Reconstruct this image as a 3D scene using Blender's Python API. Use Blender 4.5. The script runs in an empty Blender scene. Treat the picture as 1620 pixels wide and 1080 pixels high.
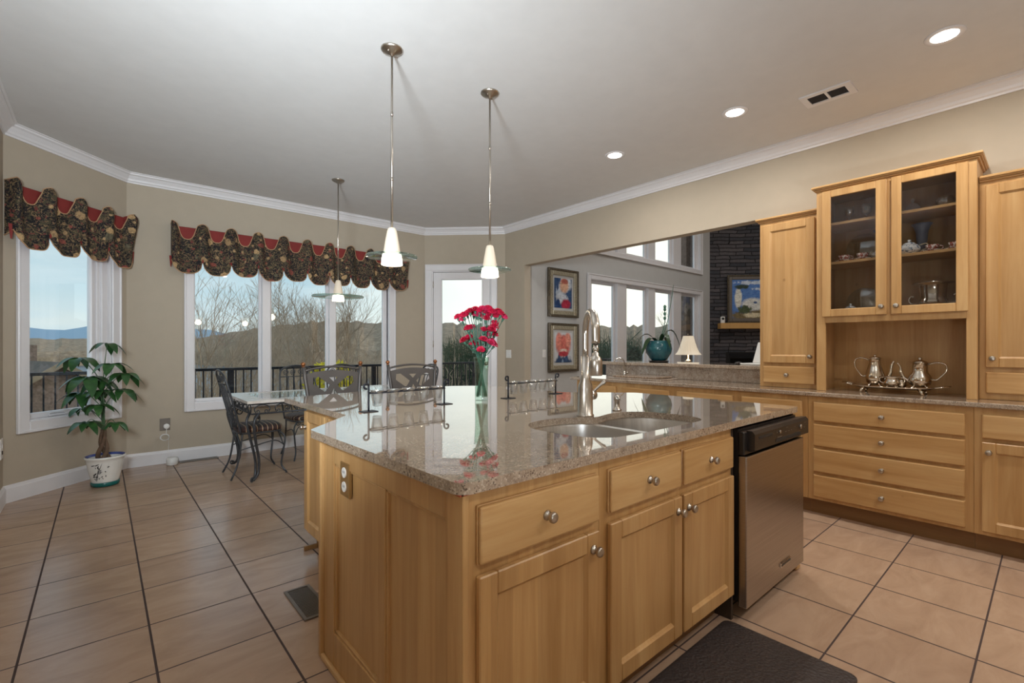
import bpy, bmesh, math, random
from math import sin, cos, pi, radians
from mathutils import Vector, Matrix

scene = bpy.context.scene
COL = scene.collection

# ------------------------------------------------------------------ camera
cam_data = bpy.data.cameras.new('camera')
cam_data.sensor_fit = 'HORIZONTAL'
cam_data.sensor_width = 36.0
cam_data.lens = 36.0 * 747.0 / 1620.0
cam_data.shift_y = 9.0 / 1620.0
cam_data.clip_start = 0.05
cam_data.clip_end = 6000
cam = bpy.data.objects.new('camera', cam_data)
COL.objects.link(cam)
cam.location = (0, 0, 1.25)
cam.rotation_euler = (pi / 2, 0, -radians(41.04))
scene.camera = cam

# ------------------------------------------------------------------ colour management
vs = scene.view_settings
scene.display_settings.display_device = 'sRGB'
vs.view_transform = 'Standard'
vs.look = 'None'
vs.exposure = 0.1
vs.gamma = 1.0
vs.use_curve_mapping = False

# ------------------------------------------------------------------ sky
world = bpy.data.worlds.new('sky')
scene.world = world
world.use_nodes = True


def build_sky():
    nt = world.node_tree
    nt.nodes.clear()
    N = nt.nodes.new
    L = nt.links.new
    out = N('ShaderNodeOutputWorld')
    bg = N('ShaderNodeBackground')
    tc = N('ShaderNodeTexCoord')
    sep = N('ShaderNodeSeparateXYZ')
    L(tc.outputs['Generated'], sep.inputs[0])
    ramp = N('ShaderNodeValToRGB')
    el = ramp.color_ramp.elements
    el[0].position = 0.0
    el[0].color = (0.86, 0.90, 0.86, 1)
    el[1].position = 1.0
    el[1].color = (0.20, 0.36, 0.62, 1)
    e = el.new(0.10)
    e.color = (0.52, 0.71, 0.80, 1)
    e = el.new(0.22)
    e.color = (0.42, 0.62, 0.74, 1)
    e = el.new(0.5)
    e.color = (0.42, 0.60, 0.78, 1)
    L(sep.outputs['Z'], ramp.inputs[0])
    # clouds: stretched noise on the direction
    mp = N('ShaderNodeMapping')
    mp.inputs['Scale'].default_value = (2.2, 2.2, 14.0)
    L(tc.outputs['Generated'], mp.inputs[0])
    nz = N('ShaderNodeTexNoise')
    nz.inputs['Scale'].default_value = 2.2
    nz.inputs['Detail'].default_value = 6.0
    L(mp.outputs[0], nz.inputs['Vector'])
    cr = N('ShaderNodeValToRGB')
    cr.color_ramp.elements[0].position = 0.42
    cr.color_ramp.elements[1].position = 0.68
    L(nz.outputs['Fac'], cr.inputs[0])
    mix = N('ShaderNodeMixRGB')
    L(cr.outputs[0], mix.inputs[0])
    L(ramp.outputs[0], mix.inputs[1])
    mix.inputs[2].default_value = (0.62, 0.77, 0.84, 1)
    # brighter, whiter sky towards the low sun on the right
    dot = N('ShaderNodeVectorMath')
    dot.operation = 'DOT_PRODUCT'
    L(tc.outputs['Generated'], dot.inputs[0])
    dot.inputs[1].default_value = Vector((0.84, 0.53, 0.10)).normalized()
    mr = N('ShaderNodeMapRange')
    mr.inputs['From Min'].default_value = 0.76
    mr.inputs['From Max'].default_value = 1.0
    L(dot.outputs['Value'], mr.inputs['Value'])
    mix2 = N('ShaderNodeMixRGB')
    L(mr.outputs[0], mix2.inputs[0])
    L(mix.outputs[0], mix2.inputs[1])
    mix2.inputs[2].default_value = (1.25, 1.25, 1.12, 1)
    L(mix2.outputs[0], bg.inputs['Color'])
    bg.inputs['Strength'].default_value = SKY
    L(bg.outputs[0], out.inputs[0])


SKY = 1.0
build_sky()

# unseen ceiling cans added behind the camera brighten this half of the kitchen (their builder is further down)
CAN_POWER = 12.5
LIVING_POWER = 100.0
PENDANT_POWER = 2.0

# added soft lights standing in for flashes, brightening the ceiling and breakfast end
for loc_, aim_, en_, spread_ in (((0.75, -0.70, 0.75), (0.85, -0.55, 3.05), 44.0, 180), ((-0.42, 0.7, 1.62), (1.75, 4.4, 2.95), 64.0, 108)):
    fl_data = bpy.data.lights.new('flash_fill', 'AREA')
    fl_data.shape = 'DISK'
    fl_data.size = 0.5
    fl_data.energy = en_
    fl_data.spread = radians(spread_)
    fl_data.color = (0.84, 0.935, 1.0)
    fill_light = bpy.data.objects.new('flash_fill', fl_data)
    COL.objects.link(fill_light)
    fill_light.location = loc_
    fill_light.rotation_euler = (Vector(aim_) - Vector(loc_)).to_track_quat('-Z', 'Y').to_euler()
scene.cycles.diffuse_bounces = 6
scene.cycles.transparent_max_bounces = 16

# low winter sun from behind the living-room side, only outdoors and weak
sun_data = bpy.data.lights.new('sun', 'SUN')
sun_data.energy = 0.9
sun_data.color = (1.0, 0.86, 0.68)
sun_data.angle = radians(3)
sun = bpy.data.objects.new('sun', sun_data)
COL.objects.link(sun)
sun.rotation_euler = Vector((-0.80, 0.55, -0.24)).to_track_quat('-Z', 'Y').to_euler()


# ------------------------------------------------------------------ material helpers
def s2l(c):
    c = c / 255.0
    return c / 12.92 if c <= 0.04045 else ((c + 0.055) / 1.055) ** 2.4


def rgb(r, g, b):
    return (s2l(r), s2l(g), s2l(b), 1.0)


class NM:
    """small node-building helper"""

    def __init__(self, name):
        self.m = bpy.data.materials.new(name)
        self.m.use_nodes = True
        self.nt = self.m.node_tree
        self.b = self.nt.nodes['Principled BSDF']
        self.out = self.nt.nodes['Material Output']
        self._tc = None

    def n(self, t, **kw):
        nd = self.nt.nodes.new('ShaderNode' + t)
        for k, v in kw.items():
            setattr(nd, k, v)
        return nd

    def l(self, a, b):
        self.nt.links.new(a, b)

    def obj(self):
        if not self._tc:
            self._tc = self.n('TexCoord')
        return self._tc.outputs['Object']

    def mapped(self, scale=(1, 1, 1), rot=(0, 0, 0), loc=(0, 0, 0), rnd=False):
        mp = self.n('Mapping')
        mp.inputs['Scale'].default_value = scale
        mp.inputs['Rotation'].default_value = rot
        mp.inputs['Location'].default_value = loc
        self.l(self.obj(), mp.inputs[0])
        if rnd:
            oi = self.n('ObjectInfo')
            ml = self.n('Math', operation='MULTIPLY')
            ml.inputs[1].default_value = 37.0
            self.l(oi.outputs['Random'], ml.inputs[0])
            ad = self.n('VectorMath', operation='ADD')
            self.l(mp.outputs[0], ad.inputs[0])
            cx = self.n('CombineXYZ')
            for i in range(3):
                self.l(ml.outputs[0], cx.inputs[i])
            self.l(cx.outputs[0], ad.inputs[1])
            return ad.outputs[0]
        return mp.outputs[0]

    def noise(self, vec, scale, detail=4, rough=0.55, dist=0.0):
        nz = self.n('TexNoise')
        nz.inputs['Scale'].default_value = scale
        nz.inputs['Detail'].default_value = detail
        nz.inputs['Roughness'].default_value = rough
        nz.inputs['Distortion'].default_value = dist
        self.l(vec, nz.inputs['Vector'])
        return nz.outputs['Fac']

    def voronoi(self, vec, scale, feature='F1', out='Distance'):
        v = self.n('TexVoronoi', feature=feature)
        v.inputs['Scale'].default_value = scale
        self.l(vec, v.inputs['Vector'])
        return v.outputs[out]

    def ramp(self, fac, stops, const=False):
        r = self.n('ValToRGB')
        cr = r.color_ramp
        if const:
            cr.interpolation = 'CONSTANT'
        cr.elements[0].position, cr.elements[0].color = stops[0]
        cr.elements[1].position, cr.elements[1].color = stops[-1]
        for p, c in stops[1:-1]:
            e = cr.elements.new(p)
            e.color = c
        self.l(fac, r.inputs[0])
        return r.outputs[0]

    def mix(self, fac, a, b, mode='MIX'):
        x = self.n('MixRGB', blend_type=mode)
        for i, v in enumerate((fac, a, b)):
            if isinstance(v, (int, float)):
                x.inputs[i].default_value = v
            elif isinstance(v, tuple):
                x.inputs[i].default_value = v
            else:
                self.l(v, x.inputs[i])
        return x.outputs[0]

    def math(self, op, a, b=None):
        x = self.n('Math', operation=op)
        for i, v in enumerate((a, b)):
            if v is None:
                continue
            if isinstance(v, (int, float)):
                x.inputs[i].default_value = v
            else:
                self.l(v, x.inputs[i])
        return x.outputs[0]

    def bump(self, h, strength=0.2, dist=0.01):
        bp = self.n('Bump')
        bp.inputs['Strength'].default_value = strength
        bp.inputs['Distance'].default_value = dist
        self.l(h, bp.inputs['Height'])
        self.l(bp.outputs[0], self.b.inputs['Normal'])

    def set(self, color=None, rough=None, metal=None, spec=None, ior=None, coat=None, coat_rough=None):
        b = self.b
        if color is not None:
            if isinstance(color, tuple):
                b.inputs['Base Color'].default_value = color
            else:
                self.l(color, b.inputs['Base Color'])
        if rough is not None:
            if isinstance(rough, (int, float)):
                b.inputs['Roughness'].default_value = rough
            else:
                self.l(rough, b.inputs['Roughness'])
        if metal is not None:
            b.inputs['Metallic'].default_value = metal
        if spec is not None:
            b.inputs['Specular IOR Level'].default_value = spec
        if ior is not None:
            b.inputs['IOR'].default_value = ior
        if coat is not None:
            b.inputs['Coat Weight'].default_value = coat
        if coat_rough is not None:
            b.inputs['Coat Roughness'].default_value = coat_rough
        return self.m


M = {}


def flat(name, col, rough=0.5, metal=0.0, var=0.06, vscale=8.0, **kw):
    """a plain coating with a faint procedural unevenness"""
    k = NM(name)
    f = k.noise(k.obj(), vscale, 3)
    dark = tuple(c * (1 - var) for c in col[:3]) + (1,)
    lite = tuple(min(1, c * (1 + var)) for c in col[:3]) + (1,)
    c = k.ramp(f, [(0.3, dark), (0.7, lite)])
    M[name] = k.set(color=c, rough=rough, metal=metal, **kw)
    return k


flat('wall_paint', rgb(180, 168, 150), 0.75, var=0.02)
flat('living_paint', rgb(192, 191, 189), 0.75, var=0.02)
flat('ceiling_paint', rgb(213, 212, 211), 0.85, var=0.02)
flat('trim_white', rgb(226, 224, 226), 0.35, var=0.015)
flat('nickel', rgb(186, 178, 168), 0.28, 1.0, var=0.04)
flat('chrome', rgb(215, 212, 208), 0.08, 1.0, var=0.02)
flat('silver', rgb(208, 196, 180), 0.14, 1.0, var=0.10, vscale=30)
flat('black_plastic', rgb(34, 29, 27), 0.35, var=0.1)
flat('dark_iron', rgb(74, 76, 80), 0.42, 0.6, var=0.2, vscale=40)
flat('stool_metal', rgb(84, 80, 78), 0.45, 0.5, var=0.1)
flat('copper_ball', rgb(138, 88, 52), 0.35, 0.6, var=0.1)
flat('black_metal', rgb(26, 28, 36), 0.4, 0.4, var=0.1)
flat('white_plastic', rgb(232, 231, 228), 0.4, var=0.02)
flat('grey_plate', rgb(120, 112, 104), 0.4, 0.3, var=0.05)
flat('brass_plate', rgb(146, 112, 66), 0.4, 0.3, var=0.05)
flat('porcelain', rgb(228, 226, 220), 0.15, var=0.03)
flat('porcelain_blue', rgb(120, 130, 150), 0.3, var=0.15)
flat('teal_glaze', rgb(20, 96, 92), 0.2, var=0.15)
flat('blue_glaze', rgb(70, 84, 150), 0.2, var=0.15)
flat('ink', rgb(34, 36, 38), 0.3, var=0.2)
flat('soil', rgb(70, 55, 45), 0.95, var=0.3, vscale=60)
flat('bark', rgb(106, 84, 66), 0.85, var=0.3, vscale=25)
flat('stem_green', rgb(74, 104, 70), 0.5, var=0.2, vscale=20)
flat('stem_dark', rgb(52, 96, 78), 0.45, var=0.25, vscale=30)
flat('carnation', rgb(196, 22, 66), 0.6, var=0.25, vscale=60)
flat('carnation_pink', rgb(208, 46, 96), 0.6, var=0.25, vscale=60)
flat('lining_red', rgb(128, 44, 40), 0.8, var=0.1)
flat('piping_tan', rgb(186, 148, 112), 0.8, var=0.1, vscale=60)
flat('firebox', rgb(14, 14, 15), 0.6, var=0.2)
flat('mantel', rgb(206, 160, 98), 0.5, var=0.08)
flat('red_caulk', rgb(168, 70, 44), 0.7, var=0.1)
flat('dark_inside', rgb(58, 44, 32), 0.8, var=0.1)
flat('shadow_gap', rgb(40, 30, 20), 0.9, var=0.1)
flat('vent_dark', rgb(92, 86, 82), 0.8, var=0.05)
flat('shade_cloth', rgb(238, 226, 206), 0.9, var=0.04)
mk = flat('mat_black', rgb(50, 40, 37), 0.55, var=0.08)
mk.bump(mk.voronoi(mk.obj(), 90), 0.6, 0.004)
flat('umbrella_blue', rgb(58, 72, 98), 0.8, var=0.1)
flat('bush_yellow', rgb(206, 190, 40), 0.8, var=0.35, vscale=14)
flat('evergreen', rgb(60, 76, 52), 0.9, var=0.4, vscale=8)
flat('tree_bark', rgb(168, 148, 126), 0.9, var=0.25, vscale=2)
flat('roof_shingle', rgb(112, 96, 84), 0.9, var=0.25, vscale=5)
flat('deck_board', rgb(196, 192, 186), 0.8, var=0.1, vscale=3)
flat('leaf_house', rgb(150, 132, 108), 0.8, var=0.1)
flat('orchid_leaf', rgb(44, 66, 40), 0.35, var=0.2, vscale=12)
flat('living_floor', rgb(150, 120, 90), 0.5, var=0.1)
flat('brick_outside', rgb(132, 112, 100), 0.9, var=0.3, vscale=10)


def make_wood(name, axis, c0, c1, c2):
    k = NM(name)
    sc = [16.0, 16.0, 16.0]
    sc[axis] = 1.1
    v = k.mapped(scale=tuple(sc), rnd=True)
    f = k.noise(v, 1.0, 6, 0.6, 0.6)
    v2 = k.mapped(scale=tuple(s * 5 for s in sc), rnd=True)
    f2 = k.noise(v2, 1.0, 3)
    v3 = k.mapped(scale=(2.0, 2.0, 2.0), rnd=True)
    f3 = k.noise(v3, 1.0, 2)
    c = k.ramp(f, [(0.25, c0), (0.5, c1), (0.78, c2)])
    c = k.mix(0.16, c, k.ramp(f2, [(0.3, c0), (0.7, c2)]))
    c = k.mix(k.ramp(f3, [(0.35, (0, 0, 0, 1)), (0.75, (0.35, 0.35, 0.35, 1))]), c, c0)
    if axis == 2:
        # glued-up boards of slightly different tone
        sp = k.n('SeparateXYZ')
        k.l(k.obj(), sp.inputs[0])
        bd = k.math('FLOOR', k.math('MULTIPLY', k.math('ADD', sp.outputs[0], sp.outputs[1]), 10.5))
        wn = k.n('TexWhiteNoise', noise_dimensions='1D')
        k.l(bd, wn.inputs['W'])
        c = k.mix(1.0, c, k.ramp(wn.outputs['Value'], [(0.0, (0.90, 0.88, 0.86, 1)), (1.0, (1.05, 1.05, 1.05, 1))]), 'MULTIPLY')
    # a few small dark knots
    vk = k.voronoi(k.mapped(scale=(3.2, 3.2, 2.6), rnd=True), 1.0)
    kn = k.ramp(vk, [(0.0, (0.6, 0.6, 0.6, 1)), (0.045, (0, 0, 0, 1))])
    c = k.mix(kn, c, rgb(110, 66, 34))
    M[name] = k.set(color=c, rough=0.34)


WC = (rgb(169, 126, 74), rgb(193, 152, 100), rgb(209, 173, 122))
make_wood('wood_v', 2, *WC)
make_wood('wood_h', 0, *WC)
make_wood('wood_y', 1, *WC)
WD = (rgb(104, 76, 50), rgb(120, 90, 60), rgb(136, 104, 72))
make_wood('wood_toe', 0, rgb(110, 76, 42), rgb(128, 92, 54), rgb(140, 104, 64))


def make_granite(name, base_a, base_b, base_c, rough):
    k = NM(name)
    o = k.obj()
    veins = k.noise(k.mapped(scale=(1.0, 2.2, 1.0), rot=(0, 0, 0.5)), 5.0, 8, 0.7, 1.6)
    mid = k.noise(o, 42, 6, 0.7, 0.4)
    c = k.ramp(veins, [(0.30, base_c), (0.48, base_a), (0.66, base_b)])
    c = k.mix(0.62, c, k.ramp(mid, [(0.30, base_c), (0.5, base_a), (0.72, base_b)]))
    sp = k.voronoi(o, 230, out='Color')
    sepn = k.n('SeparateColor')
    k.l(sp, sepn.inputs[0])
    dk = k.ramp(sepn.outputs[0], [(0.82, (0, 0, 0, 1)), (0.86, (0.8, 0.8, 0.8, 1))])
    clump = k.noise(o, 16, 4, 0.6)
    dk = k.mix(1.0, dk, k.ramp(clump, [(0.40, (0.15, 0.15, 0.15, 1)), (0.62, (1, 1, 1, 1))]), 'MULTIPLY')
    c = k.mix(dk, c, rgb(58, 44, 38))
    lt = k.ramp(sepn.outputs[1], [(0.84, (0, 0, 0, 1)), (0.88, (0.4, 0.4, 0.4, 1))])
    c = k.mix(lt, c, rgb(222, 208, 190))
    M[name] = k.set(color=c, rough=rough, ior=1.8, coat=0.7, coat_rough=0.02)


make_granite('granite', rgb(158, 140, 122), rgb(190, 174, 154), rgb(122, 102, 86), 0.03)
make_granite('granite_pale', rgb(168, 150, 134), rgb(206, 196, 182), rgb(128, 106, 92), 0.08)


def make_tile():
    k = NM('floor_tile')
    o = k.obj()
    sep = k.n('SeparateXYZ')
    k.l(o, sep.inputs[0])
    px = k.math('DIVIDE', k.math('ADD', sep.outputs[0], 0.25 + 0.4133 * 20), 0.4133)
    py = k.math('DIVIDE', k.math('ADD', sep.outputs[1], -0.205 + 0.4115 * 20), 0.4115)
    fx = k.math('FRACT', px)
    fy = k.math('FRACT', py)
    dx = k.math('ABSOLUTE', k.math('SUBTRACT', k.math('ABSOLUTE', k.math('SUBTRACT', fx, 0.5)), 0.5))
    dy = k.math('ABSOLUTE', k.math('SUBTRACT', k.math('ABSOLUTE', k.math('SUBTRACT', fy, 0.5)), 0.5))
    gx = k.math('LESS_THAN', dx, 0.0105)
    gy = k.math('LESS_THAN', dy, 0.0085)
    g = k.math('MAXIMUM', gx, gy)
    cx = k.n('CombineXYZ')
    k.l(k.math('FLOOR', px), cx.inputs[0])
    k.l(k.math('FLOOR', py), cx.inputs[1])
    wn = k.n('TexWhiteNoise')
    k.l(cx.outputs[0], wn.inputs[0])
    ad = k.n('VectorMath', operation='MULTIPLY_ADD')
    k.l(wn.outputs['Color'], ad.inputs[0])
    ad.inputs[1].default_value = (9, 9, 9)
    k.l(o, ad.inputs[2])
    mp = k.n('Mapping')
    mp.inputs['Scale'].default_value = (1.0, 2.6, 1.0)
    mp.inputs['Rotation'].default_value = (0, 0, 0.35)
    k.l(ad.outputs[0], mp.inputs[0])
    f = k.noise(mp.outputs[0], 3.2, 6, 0.6, 0.8)
    c = k.ramp(f, [(0.25, rgb(156, 128, 107)), (0.5, rgb(172, 144, 121)), (0.78, rgb(188, 161, 137))])
    c = k.mix(0.22, c, k.ramp(wn.outputs['Value'], [(0.0, rgb(146, 116, 96)), (1.0, rgb(190, 160, 132))]))
    c = k.mix(g, c, rgb(66, 50, 46))
    ro = k.ramp(g, [(0.0, (0.22, 0.22, 0.22, 1)), (1.0, (0.8, 0.8, 0.8, 1))])
    M['floor_tile'] = k.set(color=c, rough=ro)
    h = k.math('SUBTRACT', k.math('MULTIPLY', f, 0.12), g)
    k.bump(h, 0.25, 0.004)


make_tile()


def make_steel():
    k = NM('steel')
    v = k.mapped(scale=(2.0, 2.0, 320.0))
    f = k.noise(v, 1.0, 2)
    c = k.ramp(f, [(0.3, rgb(168, 160, 152)), (0.7, rgb(186, 178, 170))])
    M['steel'] = k.set(color=c, rough=0.30, metal=1.0)
    k.bump(f, 0.04, 0.001)
    k = NM('sink_steel')
    f = k.noise(k.mapped(scale=(90, 3, 3)), 1.0, 2)
    c = k.ramp(f, [(0.3, rgb(188, 186, 184)), (0.7, rgb(208, 206, 204))])
    M['sink_steel'] = k.set(color=c, rough=0.34, metal=1.0)


make_steel()


def make_glass(name, tint, gloss_col=(1, 1, 1, 1), ior=1.45, rough=0.0, extra=0.0):
    """thin clear sheet: light passes straight through, edges and grazing angles mirror the room"""
    k = NM(name)
    tr = k.n('BsdfTransparent')
    tr.inputs[0].default_value = tint
    gl = k.n('BsdfGlossy')
    gl.inputs['Color'].default_value = gloss_col
    gl.inputs['Roughness'].default_value = rough
    fr = k.n('Fresnel')
    geo = k.n('NewGeometry')
    # same reflectance from both sides of the thin sheet
    k.l(k.math('ADD', k.math('MULTIPLY', geo.outputs['Backfacing'], 1.0 / ior - ior), ior), fr.inputs['IOR'])
    fac = fr.outputs[0]
    if extra:
        fac = k.math('ADD', fac, extra)
    mx = k.n('MixShader')
    k.l(fac, mx.inputs[0])
    k.l(tr.outputs[0], mx.inputs[1])
    k.l(gl.outputs[0], mx.inputs[2])
    k.nt.nodes.remove(k.b)
    k.l(mx.outputs[0], k.out.inputs[0])
    M[name] = k.m


make_glass('pane', (0.97, 0.985, 0.98, 1))
make_glass('clear_glass', (0.90, 0.93, 0.93, 1), extra=0.10)
make_glass('disc_glass', (0.74, 0.88, 0.84, 1), extra=0.12)
make_glass('cabinet_glass', (0.80, 0.80, 0.80, 1), ior=1.28)
make_glass('votive_clear', (0.84, 0.86, 0.87, 1), extra=0.20, rough=0.05)
make_glass('table_glass', (0.80, 0.88, 0.86, 1), ior=1.6, extra=0.06)
make_glass('vase_glass', (0.80, 0.90, 0.86, 1), extra=0.03)


def make_emit(name, col, strength, base=None):
    k = NM(name)
    k.set(color=base or col, rough=0.4)
    f = k.noise(k.obj(), 6, 2)
    k.l(k.ramp(f, [(0.2, tuple(c * 0.94 for c in col[:3]) + (1,)), (0.8, col)]), k.b.inputs['Emission Color'])
    k.b.inputs['Emission Strength'].default_value = strength
    M[name] = k.m


make_emit('lamp_white', (1.0, 0.94, 0.84, 1), 9.0)
make_emit('pendant_lit', (1.0, 0.93, 0.80, 1), 1.6)
make_emit('pendant_cone', (1.0, 0.84, 0.64, 1), 0.20, rgb(196, 184, 166))
make_emit('lit_lampshade', (1.0, 0.84, 0.62, 1), 0.35, rgb(236, 224, 204))


def make_floral():
    k = NM('floral')
    o = k.obj()
    wob = k.noise(o, 9, 3)
    mp = k.n('VectorMath', operation='MULTIPLY_ADD')
    cx = k.n('CombineXYZ')
    for i in range(3):
        k.l(wob, cx.inputs[i])
    k.l(cx.outputs[0], mp.inputs[0])
    mp.inputs[1].default_value = (0.06, 0.06, 0.06)
    k.l(o, mp.inputs[2])
    v = mp.outputs[0]
    base = rgb(19, 18, 24)
    sepn = k.n('SeparateColor')
    # olive-brown leaves, dense
    n1 = k.noise(v, 24, 3, 0.6, 1.6)
    c = k.mix(k.ramp(n1, [(0.50, (0, 0, 0, 1)), (0.55, (1, 1, 1, 1))]), base, rgb(70, 64, 46))
    n2 = k.noise(k.mapped(loc=(3, 1, 7)), 30, 2, 0.5, 2.5)
    c = k.mix(k.ramp(n2, [(0.56, (0, 0, 0, 1)), (0.60, (1, 1, 1, 1))]), c, rgb(126, 104, 76))
    n3 = k.noise(k.mapped(loc=(8, 4, 2)), 26, 2, 0.5, 1.5)
    c = k.mix(k.ramp(n3, [(0.63, (0, 0, 0, 1)), (0.66, (1, 1, 1, 1))]), c, rgb(110, 56, 50))
    # flowers in two sizes
    for sc_, lim, shift in ((15.0, 0.34, 0.3), (8.5, 0.40, 0.0)):
        d1 = k.voronoi(v, sc_)
        pet = k.noise(v, 70, 2)
        fl = k.math('ADD', d1, k.math('MULTIPLY', pet, 0.22))
        sepn = k.n('SeparateColor')
        k.l(k.voronoi(v, sc_, out='Color'), sepn.inputs[0])
        fc = k.ramp(sepn.outputs[0], [(0.0, rgb(188, 156, 112)), (0.34, rgb(140, 74, 62)), (0.6, rgb(166, 136, 98)), (0.82, rgb(104, 98, 78))], True)
        fc = k.mix(k.ramp(pet, [(0.40, (0, 0, 0, 1)), (0.50, (1, 1, 1, 1))]), k.mix(0.5, fc, base), fc)
        keep = k.ramp(sepn.outputs[1], [(0.0, (1, 1, 1, 1)), (0.58, (0, 0, 0, 1))], True)
        m = k.mix(1.0, k.ramp(fl, [(lim, (1, 1, 1, 1)), (lim + .03, (0, 0, 0, 1))]), keep, 'MULTIPLY')
        c = k.mix(m, c, fc)
    vn = k.voronoi(v, 7.0, feature='DISTANCE_TO_EDGE')
    vb = k.noise(v, 11, 2)
    vm = k.mix(1.0, k.ramp(vn, [(0.0, (0.8, 0.8, 0.8, 1)), (0.014, (0, 0, 0, 1))]), k.ramp(vb, [(0.5, (0, 0, 0, 1)), (0.56, (1, 1, 1, 1))]), 'MULTIPLY')
    c = k.mix(vm, c, rgb(140, 118, 84))
    M['floral'] = k.set(color=c, rough=0.85)


make_floral()


def make_stone():
    k = NM('ledge_stone')
    o = k.obj()
    br = k.n('TexBrick')
    br.offset = 0.37
    br.squash = 1.6
    br.squash_frequency = 3
    mp = k.mapped(rot=(pi / 2, 0, 0))
    wob = k.noise(o, 2.4, 3)
    ad = k.n('VectorMath', operation='MULTIPLY_ADD')
    cx = k.n('CombineXYZ')
    k.l(wob, cx.inputs[0])
    k.l(k.math('MULTIPLY', wob, 0.5), cx.inputs[1])
    k.l(cx.outputs[0], ad.inputs[0])
    ad.inputs[1].default_value = (0.25, 0.12, 0.0)
    k.l(mp, ad.inputs[2])
    k.l(ad.outputs[0], br.inputs['Vector'])
    br.inputs['Color1'].default_value = rgb(72, 74, 82)
    br.inputs['Color2'].default_value = rgb(116, 110, 112)
    br.inputs['Mortar'].default_value = rgb(32, 31, 33)
    br.inputs['Scale'].default_value = 1.0
    br.inputs['Mortar Size'].default_value = 0.010
    br.inputs['Mortar Smooth'].default_value = 0.3
    br.inputs['Brick Width'].default_value = 0.34
    br.inputs['Row Height'].default_value = 0.082
    f = k.noise(o, 14, 6, 0.65)
    c = k.mix(0.55, br.outputs['Color'], k.ramp(f, [(0.25, rgb(46, 46, 52)), (0.75, rgb(150, 146, 148))]), 'OVERLAY')
    M['ledge_stone'] = k.set(color=c, rough=0.85)
    h = k.math('SUBTRACT', k.math('MULTIPLY', f, 0.5), br.outputs['Fac'])
    k.bump(h, 0.9, 0.03)


make_stone()


def make_stripe():
    k = NM('seat_stripe')
    o = k.obj()
    sep = k.n('SeparateXYZ')
    k.l(o, sep.inputs[0])
    w = k.math('FRACT', k.math('MULTIPLY', sep.outputs[1], 22.0))
    c = k.ramp(w, [(0.0, rgb(62, 40, 34)), (0.35, rgb(30, 28, 32)), (0.55, rgb(176, 150, 118)), (0.70, rgb(96, 52, 42)), (0.85, rgb(40, 36, 40))], True)
    M['seat_stripe'] = k.set(color=c, rough=0.6)


make_stripe()


def make_leaf():
    k = NM('plant_leaf')
    f = k.noise(k.obj(), 9, 3)
    c = k.ramp(f, [(0.3, rgb(34, 66, 34)), (0.55, rgb(52, 92, 48)), (0.75, rgb(84, 124, 66))])
    M['plant_leaf'] = k.set(color=c, rough=0.3)


make_leaf()


def make_woods():
    k = NM('winter_woods')
    o = k.obj()
    f = k.noise(k.mapped(scale=(1, 1, 0.35)), 0.10, 10, 0.75, 0.6)
    f2 = k.noise(k.mapped(scale=(1, 1, 0.22)), 0.55, 4, 0.7)
    c = k.ramp(f, [(0.28, rgb(112, 90, 72)), (0.48, rgb(170, 138, 106)), (0.62, rgb(192, 156, 120)), (0.8, rgb(158, 146, 114))])
    c = k.mix(0.5, c, k.ramp(f2, [(0.3, rgb(84, 72, 62)), (0.7, rgb(204, 180, 152))]))
    M['winter_woods'] = k.set(color=c, rough=1.0)
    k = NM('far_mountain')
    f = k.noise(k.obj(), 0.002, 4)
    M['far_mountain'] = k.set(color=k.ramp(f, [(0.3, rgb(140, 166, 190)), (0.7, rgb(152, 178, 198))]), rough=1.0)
    k = NM('lake')
    f = k.noise(k.obj(), 0.05, 3)
    M['lake'] = k.set(color=k.ramp(f, [(0.3, rgb(60, 70, 84)), (0.7, rgb(84, 92, 104))]), rough=0.35)
    k = NM('hillside')
    f = k.noise(k.obj(), 0.6, 6, 0.7)
    M['hillside'] = k.set(color=k.ramp(f, [(0.3, rgb(118, 100, 80)), (0.7, rgb(176, 160, 138))]), rough=1.0)


make_woods()


def make_art(name, bg0, bg1, blobs):
    """loose painted colour areas on a canvas; blobs are (x, z, rx, rz, colour, soft)"""
    k = NM(name)
    o = k.obj()
    sep = k.n('SeparateXYZ')
    k.l(o, sep.inputs[0])
    wob = k.noise(o, 11, 5, 0.7, 0.6)
    wob2 = k.noise(k.mapped(loc=(4, 2, 9)), 26, 4, 0.7)
    st = k.noise(k.mapped(scale=(7, 1, 16)), 1.6, 4, 0.7, 0.8)
    c = k.ramp(st, [(0.3, bg0), (0.7, bg1)])
    for (x, z, rx, rz, col, w) in blobs:
        dx = k.math('DIVIDE', k.math('SUBTRACT', sep.outputs[0], x), rx)
        dz = k.math('DIVIDE', k.math('SUBTRACT', sep.outputs[2], z), rz)
        d = k.math('ADD', k.math('MULTIPLY', dx, dx), k.math('MULTIPLY', dz, dz))
        d = k.math('ADD', d, k.math('MULTIPLY', k.math('SUBTRACT', wob, 0.5), w * 2.2))
        m = k.ramp(d, [(0.45, (1, 1, 1, 1)), (1.05, (0, 0, 0, 1))])
        lo_ = tuple(q * .55 for q in col[:3]) + (1,)
        hi_ = tuple(min(1, q * 1.25 + .03) for q in col[:3]) + (1,)
        c = k.mix(m, c, k.ramp(k.mix(0.5, wob2, st), [(0.36, lo_), (0.5, col), (0.64, hi_)]))
    M[name] = k.set(color=c, rough=0.6)


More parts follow.
